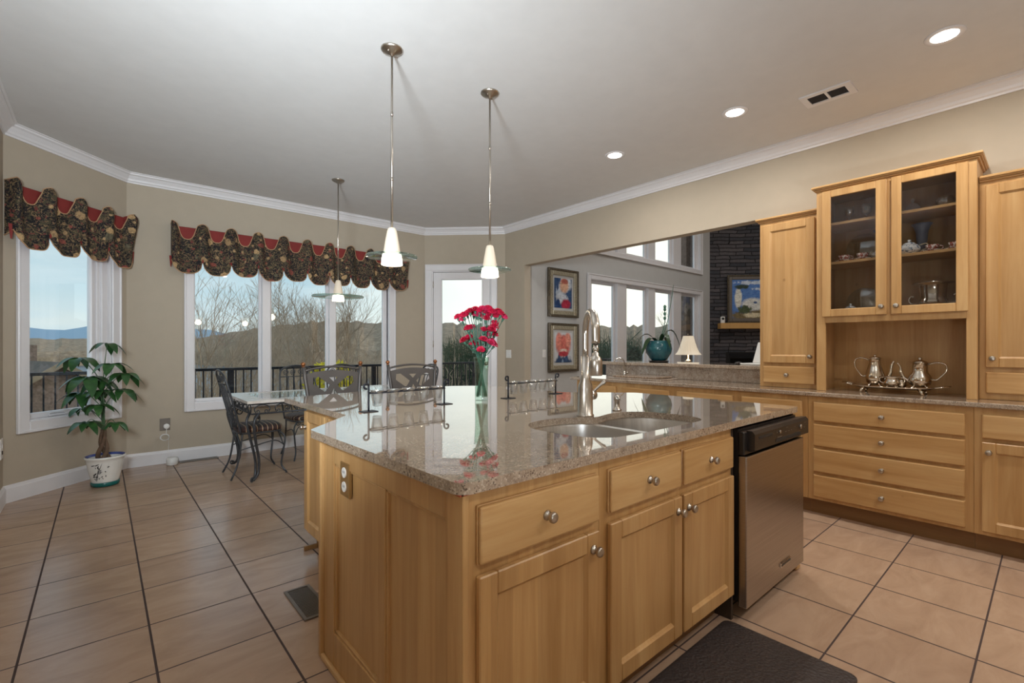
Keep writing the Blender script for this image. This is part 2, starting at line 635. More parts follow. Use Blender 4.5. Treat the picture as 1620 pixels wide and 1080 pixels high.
make_art('art_poppy', rgb(28, 58, 98), rgb(58, 92, 136), [
    (0.06, 0.16, 0.15, 0.16, rgb(206, 212, 222), 0.5), (-0.08, 0.02, 0.10, 0.16, rgb(190, 202, 218), 0.6),
    (0.02, 0.12, 0.12, 0.13, rgb(224, 176, 146), 0.35), (0.03, 0.19, 0.10, 0.05, rgb(182, 100, 86), 0.5),
    (-0.03, -0.08, 0.15, 0.10, rgb(206, 212, 222), 0.9), (0.06, -0.17, 0.12, 0.09, rgb(178, 34, 66), 0.5),
    (-0.12, -0.18, 0.05, 0.10, rgb(24, 58, 110), 0.8), (-0.13, 0.14, 0.03, 0.12, rgb(30, 62, 108), 0.6)])
make_art('art_tulip', rgb(196, 202, 210), rgb(214, 214, 216), [
    (0.0, -0.27, 0.24, 0.15, rgb(44, 70, 108), 1.0), (0.07, -0.20, 0.035, 0.14, rgb(54, 84, 124), 0.6),
    (-0.10, -0.20, 0.03, 0.13, rgb(50, 78, 118), 0.6), (-0.02, -0.26, 0.025, 0.09, rgb(150, 172, 196), 0.8),
    (0.0, 0.03, 0.19, 0.18, rgb(206, 100, 92), 0.3), (-0.10, 0.10, 0.09, 0.16, rgb(222, 134, 118), 0.35),
    (0.10, 0.12, 0.085, 0.14, rgb(228, 150, 132), 0.35), (0.0, 0.08, 0.07, 0.14, rgb(216, 116, 104), 0.4),
    (0.0, -0.05, 0.10, 0.04, rgb(236, 208, 196), 0.8), (0.0, -0.10, 0.12, 0.05, rgb(190, 62, 74), 0.6)])
make_art('art_village', rgb(52, 98, 178), rgb(110, 152, 206), [
    (-0.1, 0.36, 0.4, 0.05, rgb(206, 216, 230), 2.0), (0.2, 0.22, 0.4, 0.04, rgb(196, 210, 228), 2.0),
    (0.0, -0.42, 0.75, 0.24, rgb(120, 104, 70), 1.0), (-0.1, -0.12, 0.28, 0.16, rgb(226, 226, 220), 0.35),
    (-0.42, 0.02, 0.09, 0.26, rgb(230, 228, 216), 0.3), (0.40, 0.0, 0.17, 0.28, rgb(224, 222, 216), 0.3),
    (-0.05, -0.08, 0.05, 0.03, rgb(70, 96, 140), 0.5), (-0.34, 0.27, 0.17, 0.06, rgb(48, 66, 52), 1.2),
    (0.3, 0.22, 0.13, 0.12, rgb(64, 70, 58), 1.2), (-0.28, -0.24, 0.16, 0.11, rgb(74, 88, 56), 1.4),
    (0.3, -0.32, 0.2, 0.09, rgb(150, 178, 206), 0.6), (-0.1, -0.36, 0.25, 0.06, rgb(220, 208, 176), 0.9)])
make_art('cup_pattern', rgb(226, 222, 216), rgb(226, 222, 216), [])


def make_transferware():
    k = NM('red_pattern_china')
    f = k.noise(k.obj(), 70, 2, 0.5, 1.0)
    c = k.ramp(f, [(0.46, rgb(226, 220, 212)), (0.50, rgb(150, 74, 60))])
    M['red_pattern_china'] = k.set(color=c, rough=0.2)
    k = NM('blue_pattern_china')
    f = k.noise(k.obj(), 60, 2, 0.5, 1.0)
    c = k.ramp(f, [(0.55, rgb(222, 222, 220)), (0.60, rgb(110, 128, 150))])
    M['blue_pattern_china'] = k.set(color=c, rough=0.2)
    k = NM('frame_silvergilt')
    f = k.noise(k.obj(), 50, 3)
    c = k.ramp(f, [(0.3, rgb(150, 140, 118)), (0.7, rgb(188, 180, 158))])
    M['frame_silvergilt'] = k.set(color=c, rough=0.4, metal=0.35)
    k = NM('frame_dark')
    M['frame_dark'] = k.set(color=k.ramp(k.noise(k.obj(), 40, 3), [(0.3, rgb(70, 62, 50)), (0.7, rgb(110, 98, 80))]), rough=0.4, metal=0.3)
    k = NM('blue_pot_glaze')
    f = k.noise(k.obj(), 8, 4)
    c = k.ramp(f, [(0.3, rgb(22, 62, 74)), (0.6, rgb(44, 92, 98)), (0.8, rgb(78, 120, 124))])
    M['blue_pot_glaze'] = k.set(color=c, rough=0.15)
    k = NM('board_stone')
    f = k.noise(k.mapped(scale=(1, 5, 1)), 12, 6, 0.6, 1.0)
    M['board_stone'] = k.set(color=k.ramp(f, [(0.3, rgb(100, 80, 66)), (0.7, rgb(170, 148, 126))]), rough=0.2)
    k = NM('table_marble')
    f = k.noise(k.obj(), 7, 7, 0.6, 1.0)
    M['table_marble'] = k.set(color=k.ramp(f, [(0.3, rgb(190, 180, 168)), (0.6, rgb(216, 210, 202))]), rough=0.15)


make_transferware()


# ------------------------------------------------------------------ mesh helpers
def spline(pts, n=6):
    """Catmull-Rom through the points"""
    P = [Vector(p) for p in pts]
    if len(P) < 3:
        return P
    out = []
    for i in range(len(P) - 1):
        p0 = P[i - 1] if i else P[0] * 2 - P[1]
        p1, p2 = P[i], P[i + 1]
        p3 = P[i + 2] if i + 2 < len(P) else P[-1] * 2 - P[-2]
        for k in range(n):
            t = k / n
            out.append(0.5 * ((2 * p1) + (p2 - p0) * t + (2 * p0 - 5 * p1 + 4 * p2 - p3) * t * t + (3 * p1 - p0 - 3 * p2 + p3) * t ** 3))
    out.append(P[-1])
    return out


class MB:
    def __init__(s):
        s.bm = bmesh.new()
        s.mi = 0

    def _faces(s, fs, smooth=False):
        for f in fs:
            f.material_index = s.mi
            f.smooth = smooth

    def box(s, x0, x1, y0, y1, z0, z1, bev=0.0, seg=1):
        a, b = sorted((x0, x1))
        c, d = sorted((y0, y1))
        e, f = sorted((z0, z1))
        v = [s.bm.verts.new(p) for p in ((a, c, e), (b, c, e), (b, d, e), (a, d, e), (a, c, f), (b, c, f), (b, d, f), (a, d, f))]
        fs = [s.bm.faces.new([v[i] for i in q]) for q in ((3, 2, 1, 0), (4, 5, 6, 7), (0, 1, 5, 4), (1, 2, 6, 5), (2, 3, 7, 6), (3, 0, 4, 7))]
        s._faces(fs)
        if bev:
            es = list({e for f_ in fs for e in f_.edges})
            r = bmesh.ops.bevel(s.bm, geom=es, offset=bev, segments=seg, profile=0.5, affect='EDGES', clamp_overlap=True)
            s._faces(r['faces'])
        return s

    def prism(s, poly, z0, z1, axis='z', smooth=False):
        """extrude a 2-D outline; axis z: (x,y) outline, axis y: (x,z) outline, axis x: (y,z) outline"""
        def P(u, v, w):
            return {'z': (u, v, w), 'y': (u, w, v), 'x': (w, u, v)}[axis]
        lo = [s.bm.verts.new(P(u, v, z0)) for u, v in poly]
        hi = [s.bm.verts.new(P(u, v, z1)) for u, v in poly]
        n = len(poly)
        fs = []
        for i in range(n):
            j = (i + 1) % n
            q = s.bm.faces.new((lo[i], lo[j], hi[j], hi[i]))
            q.smooth = smooth
            q.material_index = s.mi
            fs.append(q)
        a = s.bm.faces.new(lo[::-1])
        b = s.bm.faces.new(hi)
        s._faces([a, b])
        bmesh.ops.recalc_face_normals(s.bm, faces=fs + [a, b])
        return s

    def slab(s, outer, holes, z0, z1, axis='z'):
        """flat plate with holes: the outline and the holes are filled, then given thickness"""
        def P(u, v, w):
            return {'z': (u, v, w), 'y': (u, w, v), 'x': (w, u, v)}[axis]
        allf = []
        rings = []
        for w in (z0, z1):
            es = []
            ring_set = []
            for loop in [outer] + holes:
                vs_ = [s.bm.verts.new(P(u, v, w)) for u, v in loop]
                ring_set.append(vs_)
                for i in range(len(vs_)):
                    es.append(s.bm.edges.new((vs_[i], vs_[(i + 1) % len(vs_)])))
            r = bmesh.ops.triangle_fill(s.bm, use_beauty=True, edges=es)
            allf += [g for g in r['geom'] if isinstance(g, bmesh.types.BMFace)]
            rings.append(ring_set)
        for a, b in zip(*rings):
            n = len(a)
            for i in range(n):
                j = (i + 1) % n
                allf.append(s.bm.faces.new((a[i], a[j], b[j], b[i])))
        s._faces(allf)
        bmesh.ops.recalc_face_normals(s.bm, faces=allf)
        return s

    def tube(s, pts, r, seg=8, caps=True, up=None):
        P = [Vector(p) for p in pts]
        n = len(P)
        rs = r if isinstance(r, (list, tuple)) else [r] * n
        if len(rs) != n:
            rs = [rs[0] + (rs[-1] - rs[0]) * i / (n - 1) for i in range(n)]
        T = []
        for i in range(n):
            d = P[min(i + 1, n - 1)] - P[max(i - 1, 0)]
            T.append(d.normalized() if d.length > 1e-9 else Vector((0, 0, 1)))
        nrm = Vector(up) if up else (Vector((0, 0, 1)) if abs(T[0].z) < 0.9 else Vector((1, 0, 0)))
        rings = []
        for i in range(n):
            nrm = (nrm - T[i] * nrm.dot(T[i]))
            if nrm.length < 1e-6:
                nrm = T[i].orthogonal()
            nrm.normalize()
            bi = T[i].cross(nrm)
            rings.append([s.bm.verts.new(P[i] + (nrm * cos(2 * pi * k / seg) + bi * sin(2 * pi * k / seg)) * rs[i]) for k in range(seg)])
        fs = []
        for a, b in zip(rings[:-1], rings[1:]):
            for k in range(seg):
                fs.append(s.bm.faces.new((a[k], a[(k + 1) % seg], b[(k + 1) % seg], b[k])))
        s._faces(fs, True)
        if caps:
            s._faces([s.bm.faces.new(rings[0][::-1]), s.bm.faces.new(rings[-1])])
        return s

    def lathe(s, prof, seg=24, c=(0, 0, 0), smooth=True, axis='z', sx=1.0, sy=1.0):
        """revolve (radius, height) pairs"""
        rings = []
        for r, z in prof:
            ring = []
            for k in range(seg):
                a = 2 * pi * k / seg
                u, v = r * cos(a) * sx, r * sin(a) * sy
                p = {'z': (u, v, z), 'y': (u, z, v), 'x': (z, u, v)}[axis]
                ring.append(s.bm.verts.new((p[0] + c[0], p[1] + c[1], p[2] + c[2])))
            rings.append(ring)
        fs = []
        for a, b in zip(rings[:-1], rings[1:]):
            for k in range(seg):
                fs.append(s.bm.faces.new((a[k], a[(k + 1) % seg], b[(k + 1) % seg], b[k])))
        s._faces(fs, smooth)
        ends = []
        if prof[0][0] > 1e-5:
            ends.append(s.bm.faces.new(rings[0][::-1]))
        if prof[-1][0] > 1e-5:
            ends.append(s.bm.faces.new(rings[-1]))
        s._faces(ends)
        bmesh.ops.remove_doubles(s.bm, verts=[v for ring in (rings[0], rings[-1]) for v in ring], dist=1e-6)
        fs = [f for f in fs if f.is_valid] + ends
        bmesh.ops.recalc_face_normals(s.bm, faces=fs)
        return s

    def shell(s, prof, seg=24, c=(0, 0, 0), **k):
        """revolved open profile without end caps (both ends stay as drawn)"""
        rings = []
        for r, z in prof:
            rings.append([s.bm.verts.new((r * cos(2 * pi * q / seg) * k.get('sx', 1) + c[0], r * sin(2 * pi * q / seg) * k.get('sy', 1) + c[1], z + c[2])) for q in range(seg)])
        fs = []
        for a, b in zip(rings[:-1], rings[1:]):
            for q in range(seg):
                fs.append(s.bm.faces.new((a[q], a[(q + 1) % seg], b[(q + 1) % seg], b[q])))
        s._faces(fs, True)
        return s

    def ball(s, c, r, seg=12, sz=1.0):
        n = max(6, seg // 2)
        return s.lathe([(max(r * sin(pi * i / n), 1e-7), -r * cos(pi * i / n) * sz) for i in range(n + 1)], seg, c)

    def quad(s, pts, smooth=False):
        f = s.bm.faces.new([s.bm.verts.new(p) for p in pts])
        s._faces([f], smooth)
        return s

    def grid(s, rows, smooth=True, closed=False):
        V = [[s.bm.verts.new(p) for p in r] for r in rows]
        fs = []
        for a, b in zip(V[:-1], V[1:]):
            n = len(a)
            for k in range(n if closed else n - 1):
                fs.append(s.bm.faces.new((a[k], a[(k + 1) % n], b[(k + 1) % n], b[k])))
        s._faces(fs, smooth)
        return s

    def build(s, name, mats, parent=None, loc=None, rotz=0.0):
        me = bpy.data.meshes.new(name)
        s.bm.normal_update()
        s.bm.to_mesh(me)
        s.bm.free()
        for m in (mats if isinstance(mats, (list, tuple)) else [mats]):
            me.materials.append(M[m])
        o = bpy.data.objects.new(name, me)
        COL.objects.link(o)
        if parent:
            o.parent = parent
        if loc is not None:
            o.location = loc
        if rotz:
            o.rotation_euler = (0, 0, rotz)
        return o


def tag(o, label=None, cat=None, group=None, kind=None):
    if label:
        o['label'] = label
    if cat:
        o['category'] = cat
    if group:
        o['group'] = group
    if kind:
        o['kind'] = kind
    return o


def thing(name, label, cat, loc=(0, 0, 0), rotz=0.0, group=None):
    o = bpy.data.objects.new(name, None)
    o.empty_display_size = 0.1
    COL.objects.link(o)
    o.location = loc
    o.rotation_euler = (0, 0, rotz)
    return tag(o, label, cat, group)


def structure(o):
    o['kind'] = 'structure'
    return o


def sroot(name, loc=(0, 0, 0), rotz=0.0):
    o = bpy.data.objects.new(name, None)
    COL.objects.link(o)
    o.location = loc
    o.rotation_euler = (0, 0, rotz)
    o['kind'] = 'structure'
    return o


def dup(root, loc, rotz=None, label=None, group=None):
    """copy of a thing with copies of its parts and their sub-parts"""
    r = root.copy()
    COL.objects.link(r)
    r.location = loc
    if rotz is not None:
        r.rotation_euler = (0, 0, rotz)
    if label:
        r['label'] = label
    if group:
        r['group'] = group
    for ch in list(root.children):
        c = ch.copy()
        if ch.data and ch.type == 'LIGHT':
            c.data = ch.data
        COL.objects.link(c)
        c.parent = r
        for g in list(ch.children):
            d = g.copy()
            COL.objects.link(d)
            d.parent = c
    return r


# ------------------------------------------------------------------ the setting
CEIL = 3.05
XR = 4.59            # right wall
YW = 6.30            # wall with the three-pane window
XL = -0.59           # left wall
L1 = (-0.59, 5.51)   # left wall meets the angled window wall
L2 = (0.20, 6.30)
D1 = (3.72, 6.30)    # door wall
D2 = (4.59, 5.43)
YB = -2.6
YLIV = 5.10          # living-room window wall
ROOM = [(XL, YB), (XR, YB), (XR, D2[1]), D1, L2, L1]
LIVROOM = [(XR + .12, YB), (12.6, YB), (12.6, 2.85), (10.35, YLIV), (XR + .12, YLIV)]

b = MB()
b.prism([(XL - .3, YB - .3), (XR + .06, YB - .3), (XR + .06, D2[1] + .05), (D1[0] + .06, D1[1] + .2), (L2[0] - .06, L2[1] + .2), (XL - .3, L1[1] + .1)], -0.12, 0.0)
structure(b.build('floor', 'floor_tile'))
b = MB()
b.prism([(XL - .3, YB - .3), (XR + .06, YB - .3), (XR + .06, D2[1] + .05), (D1[0] + .06, D1[1] + .2), (L2[0] - .06, L2[1] + .2), (XL - .3, L1[1] + .1)], CEIL, CEIL + .15)
structure(b.build('ceiling', 'ceiling_paint'))


def wall(name, p, q, holes=(), h=CEIL, thick=0.14, mat='wall_paint', z0=0.0):
    """straight wall from p to q, room on the left-hand-minus side (local -y); holes are (s0, s1, z0, z1)"""
    p, q = Vector(p), Vector(q)
    d = q - p
    Ln = d.length
    b = MB()
    cuts = sorted({0.0, Ln, *[c for h_ in holes for c in h_[:2]]})
    for a, c in zip(cuts[:-1], cuts[1:]):
        hs = sorted([h_ for h_ in holes if h_[0] <= a + 1e-6 and h_[1] >= c - 1e-6], key=lambda t: t[2])
        z = z0
        for h_ in hs:
            if h_[2] > z + 1e-6:
                b.box(a, c, 0, thick, z, h_[2])
            z = h_[3]
        if z < h - 1e-6:
            b.box(a, c, 0, thick, z, h)
    o = b.build(name, mat, loc=(p.x, p.y, 0), rotz=math.atan2(d.y, d.x))
    return structure(o)


wall('wall_left', (XL, YB), L1)
wall('wall_bay', L1, L2, [(0.172, 0.952, 0.62, 2.42)])
wall('wall_window', L2, D1, [(0.56, 2.95, 0.62, 2.42)])
wall('wall_door', D1, D2, [(0.10, 1.03, 0.0, 2.42)])
# right wall with the wide opening to the living room: s runs from the door corner towards the camera
wall('wall_right', D2, (XR, YB), [(D2[1] - 5.0, D2[1] - 3.50, 0.0, 2.43), (D2[1] - 3.50, D2[1] - 1.62, 1.035, 2.43)], thick=0.12)
wall('wall_back', (XR, YB), (XL, YB))


def sweep(name, path, prof, mat, closed=False):
    """sweep an (outward, up) profile along a horizontal wall path; 'outward' points into the room (right of the path is outside)"""
    P = [Vector((x, y, 0)) for x, y in path]
    n = len(P)
    b = MB()
    rows = []
    for i in range(n):
        if i == 0:
            d0 = d1 = (P[1] - P[0]).normalized()
        elif i == n - 1:
            d0 = d1 = (P[-1] - P[-2]).normalized()
        else:
            d0 = (P[i] - P[i - 1]).normalized()
            d1 = (P[i + 1] - P[i]).normalized()
        n0 = Vector((d0.y, -d0.x, 0))
        n1 = Vector((d1.y, -d1.x, 0))
        m = (n0 + n1)
        m = m / m.dot(n0)
        rows.append([P[i] + m * u + Vector((0, 0, z)) for u, z in prof])
    b.grid(rows, smooth=False, closed=True)
    for r in (0, -1):
        vs_ = [b.bm.verts.new(p) for p in rows[r]]
        b.bm.faces.new(vs_ if r else vs_[::-1])
    bmesh.ops.recalc_face_normals(b.bm, faces=b.bm.faces[:])
    return structure(b.build(name, mat))


path = [(XL, YB), L1, L2, D1, D2, (XR, YB)]
crown = [(0.0, -0.10), (0.012, -0.10), (0.014, -0.086), (0.024, -0.078), (0.030, -0.060), (0.052, -0.030), (0.068, -0.022), (0.070, -0.008), (0.084, -0.006), (0.084, 0.0), (0.0, 0.0)]
sweep('trim_1', path, [(u, z + CEIL) for u, z in crown], 'trim_white')
base = [(0.0, 0.0), (0.018, 0.0), (0.018, 0.112), (0.013, 0.120), (0.010, 0.133), (0.004, 0.139), (0.0, 0.139)]
sweep('baseboard_left', [(XL, YB), L1, L2, D1, (D1[0] + 0.02 * .707, D1[1] - 0.02 * .707)], base, 'trim_white')
sweep('baseboard_right', [(D2[0] - 0.09 * .707, D2[1] + 0.09 * .707), D2, (XR, 5.0)], base, 'trim_white')


def frame_rect(b, x0, x1, z0, z1, w, y0, y1, bev=0.004):
    b.box(x0, x0 + w, y0, y1, z0, z1, bev)
    b.box(x1 - w, x1, y0, y1, z0, z1, bev)
    b.box(x0 + w, x1 - w, y0, y1, z1 - w, z1, bev)
    b.box(x0 + w, x1 - w, y0, y1, z0, z0 + w, bev)


def window(name, p, rotz, s0, s1, z0, z1, panes, casing=0.085, rec=0.09, sash_w=0.045, crank=False):
    """casing around the hole, deep jambs, a set of sashes with glass, mullions between them"""
    w = sroot(name, (p[0], p[1], 0), rotz)
    b = MB()
    frame_rect(b, s0 - casing + .01, s1 + casing - .01, z0 - casing + .01, z1 + casing - .01, casing, -0.022, -0.001, 0.005)
    frame_rect(b, s0 - casing + .0, s1 + casing - .0, z0 - casing, z1 + casing, 0.022, -0.032, -0.001, 0.006)
    b.build('window_casing', 'trim_white', w)
    b = MB()
    frame_rect(b, s0 - .001, s1 + .001, z0 - .001, z1 + .001, 0.018, 0.0, 0.139, 0.002)
    for a, c in zip(panes[:-1], panes[1:]):
        b.box(a[1] + sash_w - .004, c[0] - sash_w + .004, 0.012, 0.139, z0, z1, 0.004)
    # solid frame between the outer sashes and the jambs
    if panes[0][0] - sash_w > s0 + .018:
        b.box(s0 + .017, panes[0][0] - sash_w + .003, rec - .035, 0.139, z0, z1, 0.003)
    if panes[-1][1] + sash_w < s1 - .018:
        b.box(panes[-1][1] + sash_w - .003, s1 - .017, rec - .035, 0.139, z0, z1, 0.003)
        b.box(panes[-1][1] + sash_w + .025, s1 - .017, rec - .060, rec - .03, z0, z1, 0.003)
    b.build('window_jamb', 'trim_white', w)
    for a, c in panes:
        b = MB()
        frame_rect(b, a - sash_w, c + sash_w, z0 + .016, z1 - .016, sash_w, rec - .02, rec + .03, 0.006)
        frame_rect(b, a - .012, c + .012, z0 + .016 + sash_w - .012, z1 - .016 - sash_w + .012, 0.014, rec - .008, rec + .018, 0.003)
        s = b.build('window_sash', 'trim_white', w)
        b = MB()
        b.box(a - .004, c + .004, rec + .004, rec + .009, z0 + .016 + sash_w - .006, z1 - .016 - sash_w + .006)
        b.build('window_pane', 'pane', s)
    if crank:
        b = MB()
        b.box(0.40, 0.56, rec - .045, rec - .02, z0 + .02, z0 + .036, 0.004)
        b.tube(spline([(0.54, rec - .035, z0 + .036), (0.50, rec - .05, z0 + .05), (0.42, rec - .05, z0 + .052), (0.38, rec - .05, z0 + .046)]), 0.006, 6)
        b.build('window_crank', 'trim_white', w)
    return w


window('window_1', L1, radians(45), 0.172, 0.952, 0.62, 2.42, [(0.256, 0.804)], rec=0.09, crank=True)
# offsets along the wall are measured from x = 0.20
window('window_2', L2, 0.0, 0.575, 2.945, 0.62, 2.42, [(0.588, 1.253), (1.395, 2.062), (2.197, 2.874)], rec=0.09, sash_w=0.03)

# the glazed door on the short angled wall
dr = sroot('door_1', (D1[0], D1[1], 0), radians(-45))
b = MB()
for x0, x1 in ((0.012, 0.112), (1.018, 1.112)):
    b.box(x0, x1, -0.022, -0.001, 0, 2.41, 0.005)
    b.box(x0, x1, -0.030, -0.001, 0, 2.41, 0.005) if x0 < .1 and False else None
b.box(0.012, 1.112, -0.022, -0.001, 2.41, 2.505, 0.005)
b.box(0.012, 1.112, -0.034, -0.001, 2.485, 2.505, 0.006)
b.box(0.012, 0.030, -0.032, -0.001, 0, 2.505, 0.005)
b.box(1.094, 1.112, -0.032, -0.001, 0, 2.505, 0.005)
b.build('door_casing', 'trim_white', dr)
b = MB()
b.box(0.10, 0.128, 0, 0.139, 0, 2.42, 0.002)
b.box(1.002, 1.03, 0, 0.139, 0, 2.42, 0.002)
b.box(0.128, 1.002, 0, 0.139, 2.392, 2.42, 0.002)
b.box(0.128, 1.002, 0.005, 0.139, 0.0, 0.025, 0.004)
b.build('door_jamb', 'trim_white', dr)
b = MB()
frame = [(0.132, 0.998, 0.03, 2.388)]
b.box(0.132, 0.248, 0.012, 0.056, 0.03, 2.388, 0.003)
b.box(0.888, 0.998, 0.012, 0.056, 0.03, 2.388, 0.003)
b.box(0.248, 0.888, 0.012, 0.056, 2.288, 2.388, 0.003)
b.box(0.248, 0.888, 0.012, 0.056, 0.03, 0.26, 0.003)
frame_rect(b, 0.240, 0.896, 0.252, 2.296, 0.02, 0.006, 0.062, 0.004)
slab_o = b.build('door_leaf', 'trim_white', dr)
b = MB()
b.box(0.25, 0.886, 0.030, 0.036, 0.262, 2.286)
b.build('door_glass', 'pane', slab_o)
for z in (0.35, 1.25, 2.15):
    b = MB()
    b.tube([(0.130, 0.006, z), (0.130, 0.006, z + .10)], 0.008, 8)
    b.build('door_hinge', 'nickel', slab_o)
b = MB()
b.lathe([(0.0001, -0.052), (0.026, -0.050), (0.028, -0.03), (0.012, -0.022), (0.011, 0.0), (0.028, 0.004), (0.028, 0.012)], 16, (0.945, 0.0, 1.0), axis='y')
b.box(0.922, 0.968, 0.004, 0.012, 0.92, 1.16, 0.004)
b.build('door_handle', 'nickel', slab_o)

# ------------------------------------------------------------------ living room beyond the opening
b = MB()
b.prism([(XR + .06, YB - .3), (12.8, YB - .3), (12.8, YLIV + .1), (XR + .06, YLIV + .1)], -0.12, 0.0)
structure(b.build('floor_living', 'living_floor'))
b = MB()
b.box(XR + .0, 12.9, YB - .3, YLIV + .3, 5.6, 5.75)
structure(b.build('ceiling_living', 'ceiling_paint'))
b = MB()
b.box(XR + .005, XR + .125, YB, YLIV + .14, CEIL + .0, 5.6)
structure(b.build('wall_upper', 'living_paint'))
LIVP = [(6.30, 6.90), (7.26, 7.88), (8.20, 8.79), (9.17, 9.80)]
lowh = [(6.17 - XR - .12, 9.90 - XR - .12, 0.35, 2.40)]
uph = [(6.17 - XR - .12, 9.90 - XR - .12, 2.92, 4.70)]
wall('wall_far', (XR + .12, YLIV), (10.35, YLIV), lowh + uph, h=5.6, mat='living_paint')
ox = XR + .12
lp = [(a - ox, c - ox) for a, c in LIVP]
window('window_3', (ox, YLIV), 0.0, 6.17 - ox, 9.90 - ox, 0.35, 2.40, lp, casing=0.085, sash_w=0.045)
window('window_4', (ox, YLIV), 0.0, 6.17 - ox, 9.90 - ox, 2.92, 4.70, lp, casing=0.085, sash_w=0.045)
sweep('baseboard_far', [(ox, YLIV), (10.35, YLIV)], base, 'trim_white')
wall('wall_side', (12.6, 2.85), (12.6, YB), h=5.6, mat='living_paint')
wall('wall_rear', (12.6, YB), (ox, YB), h=5.6, mat='living_paint')

# stone chimney breast on the corner of the living room, with the firebox cut into it
FP = (10.35, YLIV)
wall('wall_fireplace', FP, (12.6, 2.85), [(0.35, 2.2, 0.25, 1.14)], h=5.6, thick=0.35, mat='ledge_stone')


# ------------------------------------------------------------------ cabinets
def knob_mesh(b, x, y, z, s=1.0):
    """round ridged knob sticking out along local -y"""
    p = [(0.0145, 0.0), (0.0145, -0.004), (0.009, -0.007), (0.0065, -0.012), (0.0075, -0.016), (0.014, -0.020), (0.0165, -0.024), (0.0150, -0.0265), (0.0158, -0.029), (0.0130, -0.033), (0.0115, -0.0335), (0.0001, -0.036)]
    b.lathe([(r * s, h * s) for r, h in p], 18, (x, y, z), axis='y')


def shaker(b, x0, x1, z0, z1, y, t=0.02, w=0.06):
    """frame of stiles and rails with a recessed flat panel; front at y - t"""
    b.box(x0, x0 + w, y - t, y, z0, z1, 0.0035)
    b.box(x1 - w, x1, y - t, y, z0, z1, 0.0035)
    b.box(x0 + w - .0005, x1 - w + .0005, y - t, y, z1 - w, z1, 0.0035)
    b.box(x0 + w - .0005, x1 - w + .0005, y - t, y, z0, z0 + w, 0.0035)
    i = 0.008
    # sloped bead round the panel
    xs, xe, zs, ze = x0 + w, x1 - w, z0 + w, z1 - w
    yo, yi = y - t + .004, y - t + .011
    for q in (((xs, yo, zs), (xe, yo, zs), (xe - i, yi, zs + i), (xs + i, yi, zs + i)), ((xe, yo, zs), (xe, yo, ze), (xe - i, yi, ze - i), (xe - i, yi, zs + i)),
              ((xe, yo, ze), (xs, yo, ze), (xs + i, yi, ze - i), (xe - i, yi, ze - i)), ((xs, yo, ze), (xs, yo, zs), (xs + i, yi, zs + i), (xs + i, yi, ze - i))):
        b.quad(q)
    b.box(xs - .002, xe + .002, yi, y - .003, zs - .002, ze + .002)


def door(parent, x0, x1, z0, z1, y, knob=None, name='door', w=0.06):
    b = MB()
    shaker(b, x0, x1, z0, z1, y, w=w)
    d = b.build(name, 'wood_v', parent)
    if knob:
        b = MB()
        knob_mesh(b, knob[0], y - .02, knob[1])
        b.build('knob', 'nickel', d)
    return d


def drawer(parent, x0, x1, z0, z1, y, knob=True, name='drawer', t=0.02):
    b = MB()
    b.box(x0, x1, y - t * .45, y, z0, z1, 0.002)
    b.box(x0 + .002, x1 - .002, y - t, y - t * .4, z0 + .002, z1 - .002, 0.007, 2)
    d = b.build(name, 'wood_h', parent)
    if knob:
        kx = (x0 + x1) / 2 if knob is True else knob
        b = MB()
        knob_mesh(b, kx, y - t, (z0 + z1) / 2)
        b.build('knob', 'nickel', d)
    return d


def carcass(parent, w, depth, z0, z1, toe=0.10, toe_in=0.06):
    b = MB()
    b.box(0, w, 0.0, depth, z0, z1, 0.0015)
    o = b.build('body', 'wood_v', parent)
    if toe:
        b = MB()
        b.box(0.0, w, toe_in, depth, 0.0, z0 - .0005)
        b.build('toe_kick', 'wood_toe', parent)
    return o


R90 = -pi / 2
XF = 4.03      # face of the base cabinets along the right wall
DEP = XR - XF - .003


def base_unit(ytop, ybot, label, kind, name='base_cabinet'):
    """base cabinet against the right wall between two y positions"""
    t = thing(name, label, 'cabinet', (XF, ytop, 0), R90, 'base cabinets along the right wall')
    w = ytop - ybot
    carcass(t, w - .001, DEP, 0.114, 0.884)
    m = 0.035
    if kind == 'drawers':
        for z0, z1 in ((0.700, 0.843), (0.515, 0.680), (0.325, 0.495), (0.138, 0.303)):
            drawer(t, 0.038, w - .038, z0, z1, 0)
    elif kind == 'pair':
        h = w / 2
        drawer(t, m, w - m, 0.700, 0.845, 0, knob=False)
        door(t, m, w - m, 0.140, 0.677, 0, (w - m - .03, 0.62))
    else:
        drawer(t, m, w - m, 0.700, 0.845, 0)
        kx = m + .03 if kind == 'left' else w - m - .03
        door(t, m, w - m, 0.140, 0.677, 0, (kx, 0.62))
    return t


base_unit(3.517, 2.943, 'maple base cabinet at the far end of the right counter', 'pair')
base_unit(2.943, 2.331, 'maple base cabinet under the bar faucet, second from the far end', 'pair')
base_unit(2.331, 1.745, 'maple base cabinet under the plain counter, third from the far end', 'pair')
base_unit(1.745, 1.222, 'maple base cabinet behind the dishwasher, left of the four-drawer stack', 'pair')
base_unit(1.222, 0.323, 'wide maple base cabinet with four stacked drawers', 'drawers', 'drawer_cabinet')
base_unit(0.323, -0.30, 'maple base cabinet right of the four-drawer stack', 'left')

# worktop of the right wall
b = MB()
b.box(4.004, XR - .003, -0.30, 3.60, 0.885, 0.915, 0.005, 2)
tag(b.build('countertop', 'granite'), 'long speckled granite countertop along the right wall', 'countertop')
b = MB()
b.box(XR - .024, XR - .002, 1.675, 3.53, 0.9155, 1.044, 0.002)
tag(b.build('backsplash', 'granite_pale'), 'pale granite backsplash strip under the raised bar ledge', 'backsplash')
b = MB()
b.box(4.50, 5.02, 1.70, 3.575, 1.045, 1.080, 0.006, 2)
tag(b.build('raised_counter', 'granite'), 'raised granite bar ledge over the half wall to the living room', 'countertop')


